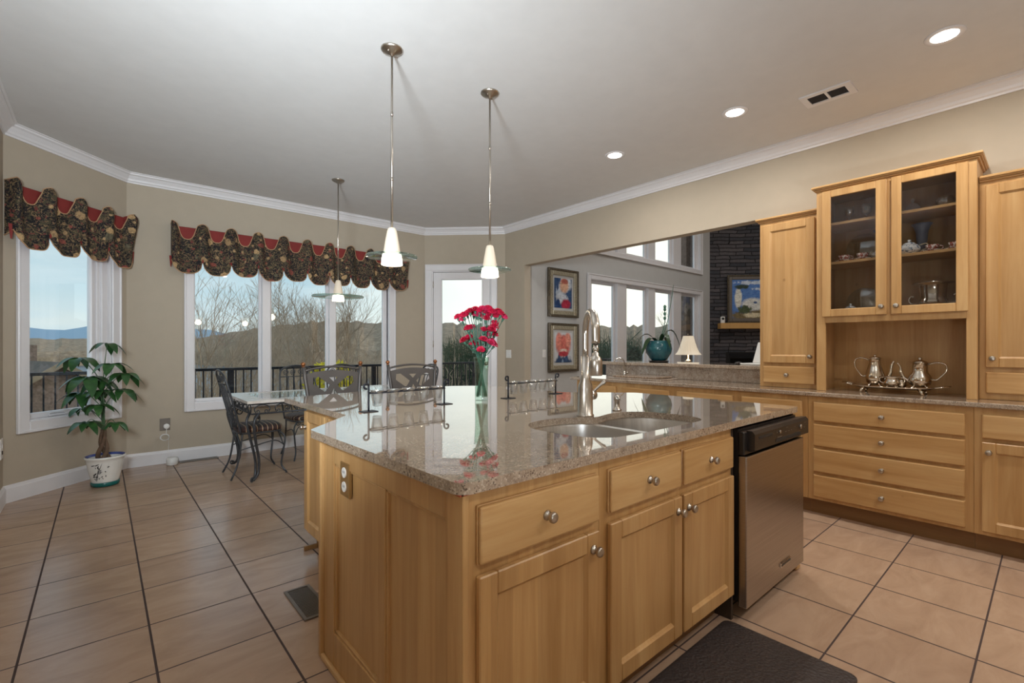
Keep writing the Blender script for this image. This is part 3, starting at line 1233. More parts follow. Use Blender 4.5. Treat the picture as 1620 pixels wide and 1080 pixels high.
def upper_box(name, label, x, ytop, ybot, ztop, cornice=True):
    t = thing(name, label, 'cabinet', (x, ytop, 0), R90, 'upper cabinets on the right counter')
    return t, ytop - ybot, XR - x - .003


def cornice(parent, w, d, z, left=True, right=True):
    b = MB()
    l0 = -0.03 if left else 0.0
    r0 = w + 0.03 if right else w
    b.box(l0 * .4, w + (r0 - w) * .4, -0.012, d, z, z + .012, 0.003)
    b.box(l0 * .75, w + (r0 - w) * .75, -0.024, d, z + .012, z + .019, 0.002)
    b.box(l0, r0, -0.032, d, z + .019, z + .036, 0.004)
    return b.build('cornice', 'wood_h', parent)


# tall single-door cabinets standing on the counter, left and right of the hutch
for (yt, yb, side, lab) in ((1.668, 1.2175, 'L', 'tall maple wall cabinet with one door and a small drawer, left of the glass hutch'),
                            (0.3205, -0.28, 'R', 'tall maple wall cabinet at the right edge, right of the glass hutch')):
    t, w, d = upper_box('tall_cabinet', lab, 4.29, yt, yb, 2.34)
    b = MB()
    b.box(0, w, 0, d, 0.9155, 2.312, 0.0015)
    b.build('body', 'wood_v', t)
    if side == 'L':
        door(t, 0.030, w - .032, 1.120, 2.284, 0, (w - .062, 1.174))
        drawer(t, 0.030, w - .030, 0.950, 1.092, 0, knob=0.218)
    else:
        door(t, 0.031, w - .032, 1.122, 2.284, 0, (0.062, 1.178))
        drawer(t, 0.031, w - .030, 0.955, 1.092, 0)
    cornice(t, w, d, 2.312, left=(side == 'L'), right=False)

# the hutch with two glass doors over an open niche
t, w, d = upper_box('hutch_cabinet', 'maple hutch with two glass doors above an open niche', 4.20, 1.2150, 0.3225, 2.5)
b = MB()
H0, H1 = 0.9155, 2.452
b.box(0, 0.022, 0.02, d, H0, H1)
b.box(w - .022, w, 0.02, d, H0, H1)
b.box(0.022, w - .022, 0.02, d, H1 - .02, H1)
b.box(0.022, w - .022, 0.02, d, 1.462, 1.480)
b.box(0, 0.060, 0, 0.02, H0, H1, 0.0015)
b.box(w - .050, w, 0, 0.02, H0, H1, 0.0015)
b.box(0.060, w - .050, 0, 0.02, 1.436, 1.492, 0.0015)
b.box(0.060, w - .050, 0, 0.02, 2.42, H1, 0.0015)
b.box(0.430, 0.470, 0, 0.02, 1.492, 2.42, 0.0015)
b.build('body', 'wood_v', t)
b = MB()
b.box(0.022, w - .022, d - .012, d, H0, 2.43)
b.build('back_panel', 'wood_v', t)
for z in (2.185, 1.885):
    b = MB()
    b.box(0.024, w - .024, 0.045, d - .014, z, z + .020, 0.002)
    b.build('shelf', 'wood_h', t)
for x0, x1, kx, gx0, gx1 in ((0.040, 0.437, 0.409, 0.098, 0.374), (0.462, 0.853, 0.492, 0.518, 0.796)):
    b = MB()
    for q in ((x0, gx0, 1.482, 2.440), (gx1, x1, 1.482, 2.440), (gx0, gx1, 2.388, 2.440), (gx0, gx1, 1.482, 1.538)):
        b.box(q[0], q[1], -0.02, 0, q[2], q[3], 0.0035)
    dd = b.build('door', 'wood_v', t)
    b = MB()
    b.box(gx0 - .003, gx1 + .003, -0.011, -0.007, 1.536, 2.390)
    b.build('door_glass', 'cabinet_glass', dd)
    b = MB()
    knob_mesh(b, kx, -.02, 1.539)
    b.build('knob', 'nickel', dd)
cornice(t, w, d, H1, True, True)

# ------------------------------------------------------------------ the island
YF = 0.975     # face frame of the sink side
XI = 0.685     # face of the end panel
isl = thing('island_cabinet', 'maple island base with a panelled end, one drawer and one door at the near corner', 'cabinet', (0, 0, 0))
b = MB()
b.box(XI + .012, 1.222, YF, 1.93, 0.0, 0.884)
b.build('body', 'wood_v', isl)
b = MB()
# end panel: stiles, rails and two recessed boards
for y0, y1, z0, z1 in ((0.967, 1.045, 0.0, 0.884), (1.395, 1.447, 0.145, 0.80), (1.83, 1.935, 0.0, 0.884), (1.045, 1.83, 0.80, 0.884), (1.045, 1.83, 0.0, 0.145)):
    b.box(XI - .006, XI + .013, y0, y1, z0, z1, 0.002)
for y0, y1 in ((1.045, 1.395), (1.447, 1.83)):
    b.box(XI + .008, XI + .014, y0 - .004, y1 + .004, 0.10, 0.81)
    frame_rect_y = ((y0, y0 + .010, 0.145, 0.80), (y1 - .010, y1, 0.145, 0.80), (y0, y1, 0.145, 0.157), (y0, y1, 0.79, 0.80))
    for a in frame_rect_y:
        b.box(XI - .001, XI + .010, a[0], a[1], a[2], a[3], 0.002)
b.build('end_panel', 'wood_v', isl)
b = MB()
b.box(XI - .022, XI - .005, 0.967, 1.935, 0.0, 0.022, 0.006, 2)
b.build('shoe_moulding', 'wood_y', isl)
b = MB()
b.box(XI - .020, XI + .016, 1.935, 1.962, 0.0, 0.884, 0.004)
b.box(XI - .010, XI + .06, 1.962, 1.985, 0.10, 0.884, 0.004)
b.build('corner_post', 'wood_v', isl)
drawer(isl, 0.724, 1.205, 0.692, 0.845, YF)
door(isl, 0.724, 1.205, 0.14, 0.664, YF, (1.172, 0.612))

snk = thing('sink_cabinet', 'maple sink base with two false drawer fronts over two doors', 'cabinet', (0, 0, 0))
b = MB()
b.box(1.224, 2.178, YF, YF + .018, 0.112, 0.884)
b.box(1.224, 2.178, YF + .018, 1.93, 0.112, 0.62)
b.build('body', 'wood_v', snk)
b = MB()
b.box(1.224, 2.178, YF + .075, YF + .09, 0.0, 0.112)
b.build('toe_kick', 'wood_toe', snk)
drawer(snk, 1.264, 1.712, 0.702, 0.846, YF)
drawer(snk, 1.732, 2.168, 0.702, 0.846, YF)
door(snk, 1.264, 1.716, 0.125, 0.668, YF, (1.684, 0.614))
door(snk, 1.732, 2.170, 0.125, 0.668, YF, (1.764, 0.614))
b = MB()
b.box(2.178, 2.196, YF - .002, 1.93, 0.0, 0.884)
b.build('side_panel', 'dark_inside', snk)

# dishwasher
dw = thing('dishwasher', 'stainless steel dishwasher with a black control panel at the island end', 'dishwasher', (2.205, 0, 0))
b = MB()
b.box(0.004, 0.735, YF - .02, 1.56, 0.08, 0.872)
b.box(0.03, 0.71, YF + .045, 1.50, 0.03, 0.08)
b.build('tub', 'black_plastic', dw)
b = MB()
b.box(0.0, 0.74, 0.915, YF - .02, 0.060, 0.752, 0.006, 2)
b.build('door', 'steel', dw)
b = MB()
b.box(0.0, 0.745, 0.925, YF - .02, 0.756, 0.862, 0.006, 2)
b.prism([(0.893, 0.778), (0.905, 0.772), (0.93, 0.772), (0.93, 0.866), (0.905, 0.866), (0.893, 0.852)], 0.035, 0.745, axis='x')
cp = b.build('control_panel', 'black_plastic', dw)
b = MB()
b.box(0.08, 0.24, 0.8915, 0.895, 0.826, 0.838, 0.001)
b.box(0.28, 0.62, 0.8915, 0.896, 0.784, 0.802, 0.001)
b.build('grip_slot', 'shadow_gap', cp)
for x, z, r in ((0.33, 0.832, 0.008), (0.62, 0.826, 0.012)):
    b = MB()
    b.lathe([(0.0001, -0.006), (r, -0.005), (r, 0.0)], 14, (x, 0.893, z), axis='y')
    b.build('dial', 'nickel', cp)
for x, z, ww in ((0.29, 0.831, 0.014), (0.415, 0.842, 0.024), (0.40, 0.822, 0.02), (0.44, 0.822, 0.02), (0.48, 0.822, 0.012), (0.53, 0.832, 0.012), (0.68, 0.84, 0.02), (0.67, 0.815, 0.014), (0.30, 0.806, 0.06)):
    b = MB()
    b.box(x, x + ww, 0.8920, 0.8935, z, z + .003)
    b.build('marking', 'grey_plate', cp)
b = MB()
b.box(0.395, 0.530, 0.909, 0.9155, 0.130, 0.152, 0.006, 2)
bd = b.build('badge', 'chrome', dw)
b = MB()
b.box(0.404, 0.521, 0.9075, 0.9095, 0.1355, 0.1465, 0.001)
b.build('badge_plate', 'black_plastic', bd)

# end leg panel beside the dishwasher
b = MB()
b.box(2.952, 2.972, YF, 1.93, 0.0, 0.884, 0.002)
b.box(2.93, 2.99, YF - .03, YF + .03, 0.0, 0.028, 0.006)
tag(b.build('end_panel_board', 'wood_v'), 'narrow maple end panel with a moulded foot beside the dishwasher', 'panel')

# body of the wider eating part behind
pen = thing('peninsula_cabinet', 'maple peninsula base with two doors facing the breakfast window', 'cabinet', (0.958, 3.03, 0), R90)
PW = 3.03 - 2.30
b = MB()
b.box(0, PW, 0, 1.55, 0.115, 0.884)
b.build('body', 'wood_v', pen)
b = MB()
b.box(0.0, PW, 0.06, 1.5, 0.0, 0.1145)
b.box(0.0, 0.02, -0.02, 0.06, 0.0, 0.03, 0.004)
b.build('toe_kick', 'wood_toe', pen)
door(pen, 0.012, 0.358, 0.14, 0.86, 0, (0.045, 0.765))
door(pen, 0.372, PW - .012, 0.14, 0.86, 0, (0.66, 0.765))
b = MB()
b.prism([(0.80, 1.992), (1.0, 2.285), (2.50, 2.285), (2.80, 1.99), (2.80, 1.945), (1.24, 1.945), (1.24, 1.99)], 0.0, 0.884)
tag(b.build('island_core', 'wood_v'), 'plain maple core panel of the island under the middle of the worktop', 'panel')


# island worktop with the double-bowl cut-out
def smooth_loop(pts, n=5):
    P = [Vector((x, y, 0)) for x, y in pts]
    m = len(P)
    out = []
    for i in range(m):
        p0, p1, p2, p3 = P[i - 1], P[i], P[(i + 1) % m], P[(i + 2) % m]
        for k in range(n):
            t_ = k / n
            q = 0.5 * ((2 * p1) + (p2 - p0) * t_ + (2 * p0 - 5 * p1 + 4 * p2 - p3) * t_ * t_ + (3 * p1 - p0 - 3 * p2 + p3) * t_ ** 3)
            out.append((q.x, q.y))
    return out


def round_corners(poly, radii, n=5):
    out = []
    m = len(poly)
    for i in range(m):
        p = Vector(poly[i])
        a = (Vector(poly[i - 1]) - p)
        c = (Vector(poly[(i + 1) % m]) - p)
        r = radii[i]
        if r <= 0:
            out.append(tuple(p))
            continue
        ua, uc = a.normalized(), c.normalized()
        for k in range(n + 1):
            t_ = k / n
            p0, p2 = p + ua * r, p + uc * r
            q = p0 * (1 - t_) ** 2 + p * 2 * t_ * (1 - t_) + p2 * t_ * t_
            out.append((q.x, q.y))
    return out


TOP = 0.915
far = [(2.60, 3.08), (2.47, 3.30), (2.30, 3.42), (2.05, 3.475), (1.75, 3.475), (1.40, 3.43), (1.15, 3.385), (0.915, 3.345)]
outline = [(0.660, 0.950), (2.975, 0.950), (2.975, 2.03), (2.60, 2.40)] + far + [(0.915, 2.295), (0.640, 1.985)]
rad = [0.045, 0.02, 0.03, 0.03, 0.06, 0.05] + [0.0] * 6 + [0.02, 0.02, 0.012]
rad = rad[:len(outline)]
OUT = round_corners(outline, rad)
SINK = smooth_loop([(1.335, 1.30), (1.345, 1.42), (1.42, 1.515), (1.53, 1.545), (1.64, 1.530), (1.73, 1.475), (1.80, 1.445), (1.88, 1.462), (1.97, 1.475), (2.07, 1.45), (2.14, 1.37), (2.165, 1.25), (2.15, 1.13), (2.08, 1.065), (1.95, 1.055), (1.75, 1.055), (1.55, 1.060), (1.42, 1.085), (1.355, 1.17)])
b = MB()
b.slab(OUT, [SINK], 0.884, TOP)
ct = b.build('island_worktop', 'granite')
bev = ct.modifiers.new('edge', 'BEVEL')
bev.width = 0.006
bev.segments = 2
bev.limit_method = 'ANGLE'
bev.angle_limit = radians(50)
tag(ct, 'polished speckled granite worktop of the kitchen island with the sink cut-out', 'countertop')

b = MB()
b.box(0.672, 2.962, 0.962, 0.974, 0.8795, 0.8838)
b.box(0.668, 0.678, 0.962, 1.975, 0.8795, 0.8838)
b.build('underlay_edge', 'red_caulk', ct)

# undermount double sink
sk = thing('kitchen_sink', 'stainless steel undermount double-bowl sink in the island', 'sink', (0, 0, 0))


def bowl(pts, depth, name):
    cx = sum(p[0] for p in pts) / len(pts)
    cy = sum(p[1] for p in pts) / len(pts)
    rows = []
    for s_, z in ((1.0, 0.8835), (0.985, 0.872), (0.96, 0.80), (0.93, 0.884 - depth + .03), (0.86, 0.884 - depth + .006), (0.45, 0.884 - depth), (0.06, 0.884 - depth - .002)):
        rows.append([(cx + (x - cx) * s_, cy + (y - cy) * s_, z) for x, y in pts])
    b = MB()
    b.grid(rows, closed=True)
    b.lathe([(0.0001, 0.884 - depth - .004), (0.04, 0.884 - depth - .003), (0.042, 0.884 - depth + .001), (0.03, 0.884 - depth - .001)], 18, (cx, cy, 0))
    return b.build(name, 'sink_steel', sk)


big = smooth_loop([(1.325, 1.30), (1.335, 1.43), (1.42, 1.525), (1.53, 1.555), (1.64, 1.540), (1.725, 1.47), (1.745, 1.36), (1.745, 1.20), (1.735, 1.08), (1.66, 1.045), (1.53, 1.045), (1.41, 1.075), (1.345, 1.17)])
small = smooth_loop([(1.785, 1.25), (1.785, 1.37), (1.80, 1.45), (1.88, 1.472), (1.97, 1.485), (2.08, 1.46), (2.15, 1.37), (2.175, 1.25), (2.16, 1.13), (2.09, 1.055), (1.96, 1.045), (1.84, 1.05), (1.79, 1.11)])
bowl(big, 0.22, 'basin')
bowl(small, 0.17, 'basin')
b = MB()
b.slab(smooth_loop([(1.30, 1.02), (1.30, 1.45), (1.45, 1.585), (1.75, 1.54), (2.0, 1.52), (2.19, 1.42), (2.20, 1.02), (1.75, 1.012)]), [big, small], 0.879, 0.8836)
b.build('rim', 'sink_steel', sk)
b = MB()
b.box(1.747, 1.783, 1.05, 1.44, 0.866, 0.8795, 0.005, 2)
b.build('divider', 'sink_steel', sk)

# tall pull-down faucet
fc = thing('kitchen_faucet', 'tall brushed nickel pull-down faucet behind the island sink', 'faucet', (1.785, 1.505, TOP))
b = MB()
b.lathe([(0.042, 0.0), (0.042, 0.006), (0.037, 0.010), (0.036, 0.135), (0.034, 0.150), (0.024, 0.176), (0.024, 0.190), (0.021, 0.194), (0.021, 0.29)], 28)
b.build('body', 'nickel', fc)
dx, dy = -0.150, -0.185
arc = [(0, 0, 0.285), (0, 0, 0.40)]
for k in range(1, 12):
    a = pi * k / 12
    arc.append((dx * (1 - cos(a)) / 2, dy * (1 - cos(a)) / 2, 0.40 + 0.098 * sin(a)))
arc += [(dx, dy, 0.39), (dx, dy, 0.352)]
b = MB()
b.tube(spline(arc, 3), [0.0155] * 6 + [0.0158] * 22 + [0.0185] * (len(spline(arc, 3)) - 28), 16)
b.build('spout', 'nickel', fc)
b = MB()
b.lathe([(0.0170, 0.3515), (0.0170, 0.3530)], 16, (dx, dy, 0))
b.lathe([(0.010, 0.352), (0.010, 0.335), (0.013, 0.333), (0.013, 0.322), (0.011, 0.320), (0.011, 0.312), (0.0145, 0.308), (0.0145, 0.298), (0.022, 0.290), (0.0285, 0.275), (0.0295, 0.262), (0.0295, 0.214), (0.027, 0.210)], 24, (dx, dy, 0))
b.build('spray_head', 'nickel', fc)
b = MB()
b.lathe([(0.022, 0.0), (0.024, 0.01), (0.024, 0.034), (0.018, 0.040), (0.0001, 0.042)], 20, (0.030, 0, 0.098), axis='x')
hp = [(0.052, 0.0, 0.108), (0.072, -0.01, 0.128), (0.100, -0.022, 0.152), (0.116, -0.03, 0.164)]
b.tube(spline(hp, 4), [0.008, 0.007, 0.0065, 0.006, 0.006, 0.006, 0.0065, 0.007, 0.008, 0.009, 0.010, 0.0105, 0.009], 12)
b.build('handle', 'nickel', fc)

sd = thing('soap_dispenser', 'small chrome soap dispenser beside the tall island faucet', 'soap dispenser', (2.06, 1.52, TOP))
b = MB()
b.lathe([(0.024, 0.0), (0.024, 0.006), (0.014, 0.012), (0.014, 0.05), (0.017, 0.055), (0.017, 0.075), (0.010, 0.080), (0.0001, 0.082)], 18)
b.build('body', 'nickel', sd)
b = MB()
b.tube(spline([(0, 0, 0.07), (-0.03, -0.03, 0.075), (-0.05, -0.052, 0.066)]), 0.006, 8)
b.build('nozzle', 'nickel', sd)

# electrical plate on the island end panel
ep = thing('power_outlet', 'brown outlet plate with two white sockets on the island end panel', 'outlet', (XI + .004, 1.715, 0.763))
b = MB()
b.box(-0.014, 0.0, -0.040, 0.040, -0.062, 0.062, 0.002)
b.build('plate', 'brass_plate', ep)
for z in (-0.026, 0.026):
    b = MB()
    b.prism([(0.019 * cos(a) * 1.0, z + 0.019 * sin(a)) for a in [2 * pi * k / 20 for k in range(20)]], -0.017, -0.0135, axis='x')
    so = b.build('socket', 'white_plastic', ep)
    b = MB()
    for y in (-0.006, 0.006):
        b.box(-0.0178, -0.0165, y - .001, y + .001, z - .002, z + .007)
    b.build('slot', 'shadow_gap', so)


# ------------------------------------------------------------------ ceiling lamps
def pendant(loc, drop_label, disc_r, s=1.0):
    t = thing('pendant_lamp', drop_label, 'pendant lamp', loc, 0, 'glass disc pendant lamps')
    x, y, zc = loc
    h = zc - 1.96          # ceiling to the top of the cone
    b = MB()
    b.lathe([(0.066, 0.0), (0.066, -0.006), (0.058, -0.014), (0.022, -0.030), (0.010, -0.036), (0.007, -0.045)], 28)
    for a in (0.5, 0.5 + pi):
        b.ball((0.036 * cos(a), 0.036 * sin(a), -0.026), 0.006, 8)
    b.build('canopy', 'nickel', t)
    b = MB()
    b.tube([(0, 0, -0.04), (0, 0, -h)], 0.0065, 10)
    for z in (-h * .36, -h * .72):
        b.tube([(0, 0, z - .012), (0, 0, z + .012)], 0.0080, 10)
    b.build('rod', 'nickel', t)
    z0 = -h
    b = MB()
    b.shell([(0.010, z0 + .012), (0.022, z0 + .008), (0.029, z0 - .01), (0.040, z0 - .07), (0.050, z0 - .135), (0.052, z0 - .148)], 28)
    c = b.build('lamp_shade', 'pendant_cone', t)
    b = MB()
    b.lathe([(0.054, z0 - .152), (0.060, z0 - .170), (0.064, z0 - .212), (0.061, z0 - .214), (0.056, z0 - .206), (0.0001, z0 - .205)], 28)
    b.build('diffuser', 'pendant_lit', t)
    b = MB()
    b.lathe([(0.048, z0 - .150), (disc_r, z0 - .158), (disc_r + .003, z0 - .163), (disc_r, z0 - .168), (0.048, z0 - .160)], 48)
    b.build('glass_disc', 'disc_glass', t)
    ld = bpy.data.lights.new('pendant_bulb', 'POINT')
    ld.energy = PENDANT_POWER
    ld.color = (1.0, 0.84, 0.62)
    ld.shadow_soft_size = 0.05
    lo = bpy.data.objects.new('pendant_bulb', ld)
    COL.objects.link(lo)
    lo.parent = t
    lo.location = (0, 0, z0 - .26)
    return t


pendant((1.327, 2.63, CEIL), 'nickel pendant lamp with a white cone and glass disc, near left end of the island', 0.150)
pendant((2.078, 2.626, CEIL), 'nickel pendant lamp with a white cone and glass disc, above the right of the island', 0.150)
pendant((1.93, 5.073, CEIL), 'nickel pendant lamp with a wide glass disc above the breakfast table', 0.265)


def can_light(x, y, label, power=None, z=CEIL):
    t = thing('recessed_light', label, 'ceiling light', (x, y, z), 0, 'recessed ceiling lights')
    b = MB()
    b.lathe([(0.062, -0.001), (0.066, -0.006), (0.088, -0.007), (0.092, -0.003), (0.092, 0.0)], 32)
    b.build('trim_ring', 'trim_white', t)
    b = MB()
    b.lathe([(0.063, -0.004), (0.03, -0.0065), (0.0001, -0.007)], 32)
    b.build('lens', 'lamp_white', t)
    ld = bpy.data.lights.new('can_light', 'AREA')
    ld.shape = 'DISK'
    ld.size = 0.12
    ld.energy = power or CAN_POWER
    ld.color = (1.0, 0.955, 0.89)
    lo = bpy.data.objects.new('can_light', ld)
    COL.objects.link(lo)
    lo.parent = t
    lo.location = (0, 0, -0.012)
    return t


can_light(3.675, 0.416, 'bright recessed ceiling light nearest the camera, top right')
can_light(3.665, 1.609, 'bright recessed ceiling light in the middle of the row, near the air vent')
can_light(3.635, 2.706, 'bright recessed ceiling light farthest along the right row')
# unseen ceiling lights added behind the camera to brighten the near half
for (x, y, f_) in ((3.66, -0.85, 1.5), (2.4, -1.0, 1.3), (0.35, -1.2, 0.75)):
    can_light(x, y, 'added unseen recessed ceiling light behind the camera', CAN_POWER * f_)

# ceiling air vent
t = thing('ceiling_vent', 'white two-section ceiling air vent between the recessed lights', 'air vent', (3.907, 1.06, CEIL))
b = MB()
b.slab([(-.10, -.155), (.10, -.155), (.10, .155), (-.10, .155)], [[(-.062, -.115), (.062, -.115), (.062, -.008), (-.062, -.008)], [(-.062, .008), (.062, .008), (.062, .115), (-.062, .115)]], -0.010, 0.0)
b.build('frame', 'trim_white', t)
b = MB()
b.box(-.066, .066, -.118, .118, -0.003, -0.0008)
b.build('backing', 'vent_dark', t)
b = MB()
for k in range(7):
    x = -.052 + k * .0173
    b.quad([(x - .006, -.115, -.009), (x + .006, -.115, -.004), (x + .006, .115, -.004), (x - .006, .115, -.009)])
b.build('slats', 'grey_plate', t)


# ------------------------------------------------------------------ glass racks on the island
def curl(b, x, y, h, sgn, r=0.0055):
    pts = [(x, y, 0.004), (x, y, h * .6), (x, y, h)]
    for k in range(1, 8):
        a = pi * k / 4.6
        pts.append((x + sgn * 0.017 * (1 - cos(a)) * (1 - .04 * k), y - 0.004, h + 0.017 * sin(a) * (1 - .05 * k)))
    b.tube(spline(pts, 3), r, 8)


votive_no = ['leftmost', 'second from left', 'middle', 'fourth from left', 'rightmost']


def rack(p, q, label, where):
    p, q = Vector(p), Vector(q)
    d = q - p
    w = d.length
    t = thing('votive_rack', label, 'candle rack', (p.x, p.y, TOP), math.atan2(d.y, d.x), 'wrought iron votive racks')
    for x, s_ in ((0, -1), (w, 1)):
        b = MB()
        curl(b, x, 0, 0.130, s_)
        post = b.build('post', 'black_metal', t)
        b = MB()
        b.box(x - .040, x + .040, -.032, .032, 0.0005, 0.0040, 0.001)
        b.build('foot_plate', 'black_metal', post)
    b = MB()
    for y in (-.027, .027):
        b.tube([(0.0, 0, 0.096), (0.012, y, 0.096), (w - .012, y, 0.096), (w, 0, 0.096)], 0.0035, 6)
    b.build('rail', 'black_metal', t)
    n = 5
    for k in range(n):
        x = w * (k + .5) / n + .0
        pos = Vector((p.x, p.y, TOP)) + Vector((d.x, d.y, 0)).normalized() * x
        b = MB()
        b.lathe([(0.0001, 0.0), (0.0215, 0.0), (0.023, 0.003), (0.033, 0.076), (0.0355, 0.080), (0.0345, 0.083), (0.0305, 0.076), (0.0200, 0.014), (0.0001, 0.012)], 20)
        o = b.build('votive_glass', 'votive_clear', loc=(pos.x, pos.y, TOP + .026))
        tag(o, 'clear glass votive cup, %s in the iron rack %s' % (votive_no[k], where), 'glass', 'glass votive cups')


rack((1.049, 2.34), (1.525, 2.36), 'black iron rack with curled posts left of the flower vase', 'left of the flower vase')
rack((2.01, 2.347), (2.473, 2.362), 'black iron rack with curled posts right of the flower vase', 'right of the flower vase')

# ------------------------------------------------------------------ vase and carnations
VX, VY = 1.81, 2.372
vz = TOP
b = MB()
b.lathe([(0.0001, 0.0), (0.040, 0.0), (0.042, 0.006), (0.041, 0.05), (0.0415, 0.16), (0.047, 0.262), (0.049, 0.272), (0.0465, 0.272), (0.0445, 0.26), (0.039, 0.16), (0.038, 0.05), (0.037, 0.022), (0.0001, 0.020)], 28)
vase_o = b.build('glass_vase', 'vase_glass', loc=(VX, VY, vz + .0003))
tag(vase_o, 'tall clear glass cylinder vase holding red carnations on the island', 'vase')

rnd = random.Random(5)
FL = [(-0.112, 0.097, 0.524), (-0.09, 0.078, 0.505), (-0.07, 0.061, 0.549), (-0.051, 0.044, 0.557), (-0.028, 0.025, 0.568), (0.005, -0.004, 0.572), (0.03, -0.026, 0.573), (0.049, -0.043, 0.553), (0.077, -0.067, 0.56), (0.102, -0.089, 0.527), (-0.003, 0.003, 0.531), (0.022, -0.019, 0.512), (-0.059, 0.051, 0.45), (-0.017, 0.015, 0.535), (0.033, -0.028, 0.453), (0.01, -0.009, 0.442), (0.061, -0.053, 0.461), (0.027, -0.024, 0.409), (0.058, -0.05, 0.413), (-0.079, 0.068, 0.376), (0.01, -0.009, 0.38), (0.044, -0.038, 0.358), (0.058, -0.05, 0.35), (-0.037, 0.032, 0.35), (-0.001, 0.001, 0.317), (-0.028, 0.025, 0.542), (0.061, -0.053, 0.487), (-0.08, 0.07, 0.53), (-0.04, 0.035, 0.545), (0.015, -0.013, 0.555), (0.09, -0.078, 0.545), (0.035, -0.03, 0.535), (0.065, -0.056, 0.53), (-0.045, 0.04, 0.455), (0.02, -0.017, 0.435), (0.05, -0.043, 0.44), (-0.06, 0.052, 0.39), (0.045, -0.04, 0.37), (-0.01, 0.008, 0.56)]


def bloom(b, c, n, r):
    """ruffled carnation head: several rings of crinkled petals round the stem direction n"""
    n = n.normalized()
    u = n.orthogonal().normalized()
    v = n.cross(u)
    for layer, (rr, hh, m) in enumerate(((1.0, 0.0, 9), (0.82, 0.30, 8), (0.58, 0.52, 7), (0.30, 0.64, 5))):
        ph = rnd.random() * 6
        for k in range(m):
            a = ph + 2 * pi * k / m
            w = pi / m * 1.35
            pts = []
            for (f, hz) in ((0.05, -0.25), (0.6, 0.02), (1.0, 0.16)):
                row = []
                for q in range(5):
                    aa = a + w * (q - 2) / 2 * (0.5 + .5 * f)
                    j = (0.10 if q % 2 else -0.06) * f + rnd.uniform(-.05, .05) * f
                    row.append(c + (u * cos(aa) + v * sin(aa)) * (r * rr * f * (1 + rnd.uniform(-.06, .06))) + n * (r * (hh + hz * (1 if layer < 2 else .6) + j)))
                pts.append(row)
            b.grid(pts, smooth=False)


for i, (x, y, z) in enumerate(FL):
    lift = Vector((sin(radians(41)), cos(radians(41)), 0)) * rnd.uniform(-.055, .055)
    head = Vector((x, y, z)) + lift
    t = thing('carnation', 'red carnation on a long green stem in the tall glass vase', 'flower', (VX, VY, vz), 0, 'red carnations in the glass vase')
    ang = math.atan2(head.y, head.x)
    # stems cross inside the vase
    foot = Vector((-0.026 * cos(ang) + rnd.uniform(-.008, .008), -0.026 * sin(ang) + rnd.uniform(-.008, .008), 0.026))
    lip = Vector((0.026 * cos(ang) * rnd.uniform(.3, 1.0), 0.026 * sin(ang) * rnd.uniform(.3, 1.0), 0.262))
    base_p = head - Vector((0, 0, .012))
    mid = lip.lerp(base_p, 0.5) + Vector((rnd.uniform(-.006, .006), rnd.uniform(-.006, .006), 0))
    path_ = spline([foot, foot.lerp(lip, .5), lip, mid, base_p], 3)
    b = MB()
    b.tube(path_, 0.0024, 6)
    dirn = (path_[-1] - path_[-2]).normalized()
    b.tube([base_p - dirn * .022, base_p - dirn * .012, base_p + dirn * .004], [0.003, 0.0065, 0.0085], 8)
    for f in (0.55, 0.8):
        k = int(len(path_) * f)
        a = rnd.random() * 6
        p0 = path_[k]
        sd_ = Vector((cos(a), sin(a), 0))
        b.grid([[p0, p0 + Vector((0, 0, .004))], [p0 + sd_ * .014 + Vector((0, 0, .016)), p0 + sd_ * .014 + Vector((0, 0, .020))], [p0 + sd_ * .034 + Vector((0, 0, .018)), p0 + sd_ * .034 + Vector((0, 0, .019))]])
    b.build('stem', 'stem_dark', t)
    b = MB()
    tilt = (dirn + Vector((rnd.uniform(-.25, .25), rnd.uniform(-.25, .25), .25))).normalized()
    bloom(b, head, tilt, rnd.uniform(.027, .034))
    b.build('flower_head', 'carnation_pink' if i % 4 == 1 else 'carnation', t)

# ------------------------------------------------------------------ things on the right counter
bf = thing('bar_faucet', 'slim gooseneck bar faucet by the raised ledge', 'faucet', (4.46, 3.19, TOP))
b = MB()
b.lathe([(0.020, 0.0), (0.020, 0.008), (0.013, 0.016), (0.0115, 0.06), (0.008, 0.075)], 16)
b.tube(spline([(0, 0, .06), (0, 0, .15), (-.015, .010, .195), (-.050, .035, .213), (-.085, .060, .195), (-.095, .068, .165)], 5), 0.0065, 10)
b.build('spout', 'chrome', bf)
b = MB()
b.tube([(0.0, -.012, .045), (.01, -.045, .055)], 0.005, 8)
b.build('handle', 'chrome', bf)
b = MB()
b.box(-.16, .16, -.26, .26, 0.0, 0.018, 0.006, 2)
o = b.build('cutting_board', 'board_stone', loc=(4.335, 2.88, TOP + .0135), rotz=0.05)
tag(o, 'mottled stone cutting board lying on the far right counter', 'cutting board')
b = MB()
b.box(-.17, .17, -.32, .32, 0.0, 0.012, 0.004)
o = b.build('sink_surround', 'granite_pale', loc=(4.335, 2.88, TOP + .0005), rotz=0.05)
tag(o, 'flat pale stone slab under the cutting board', 'slab')


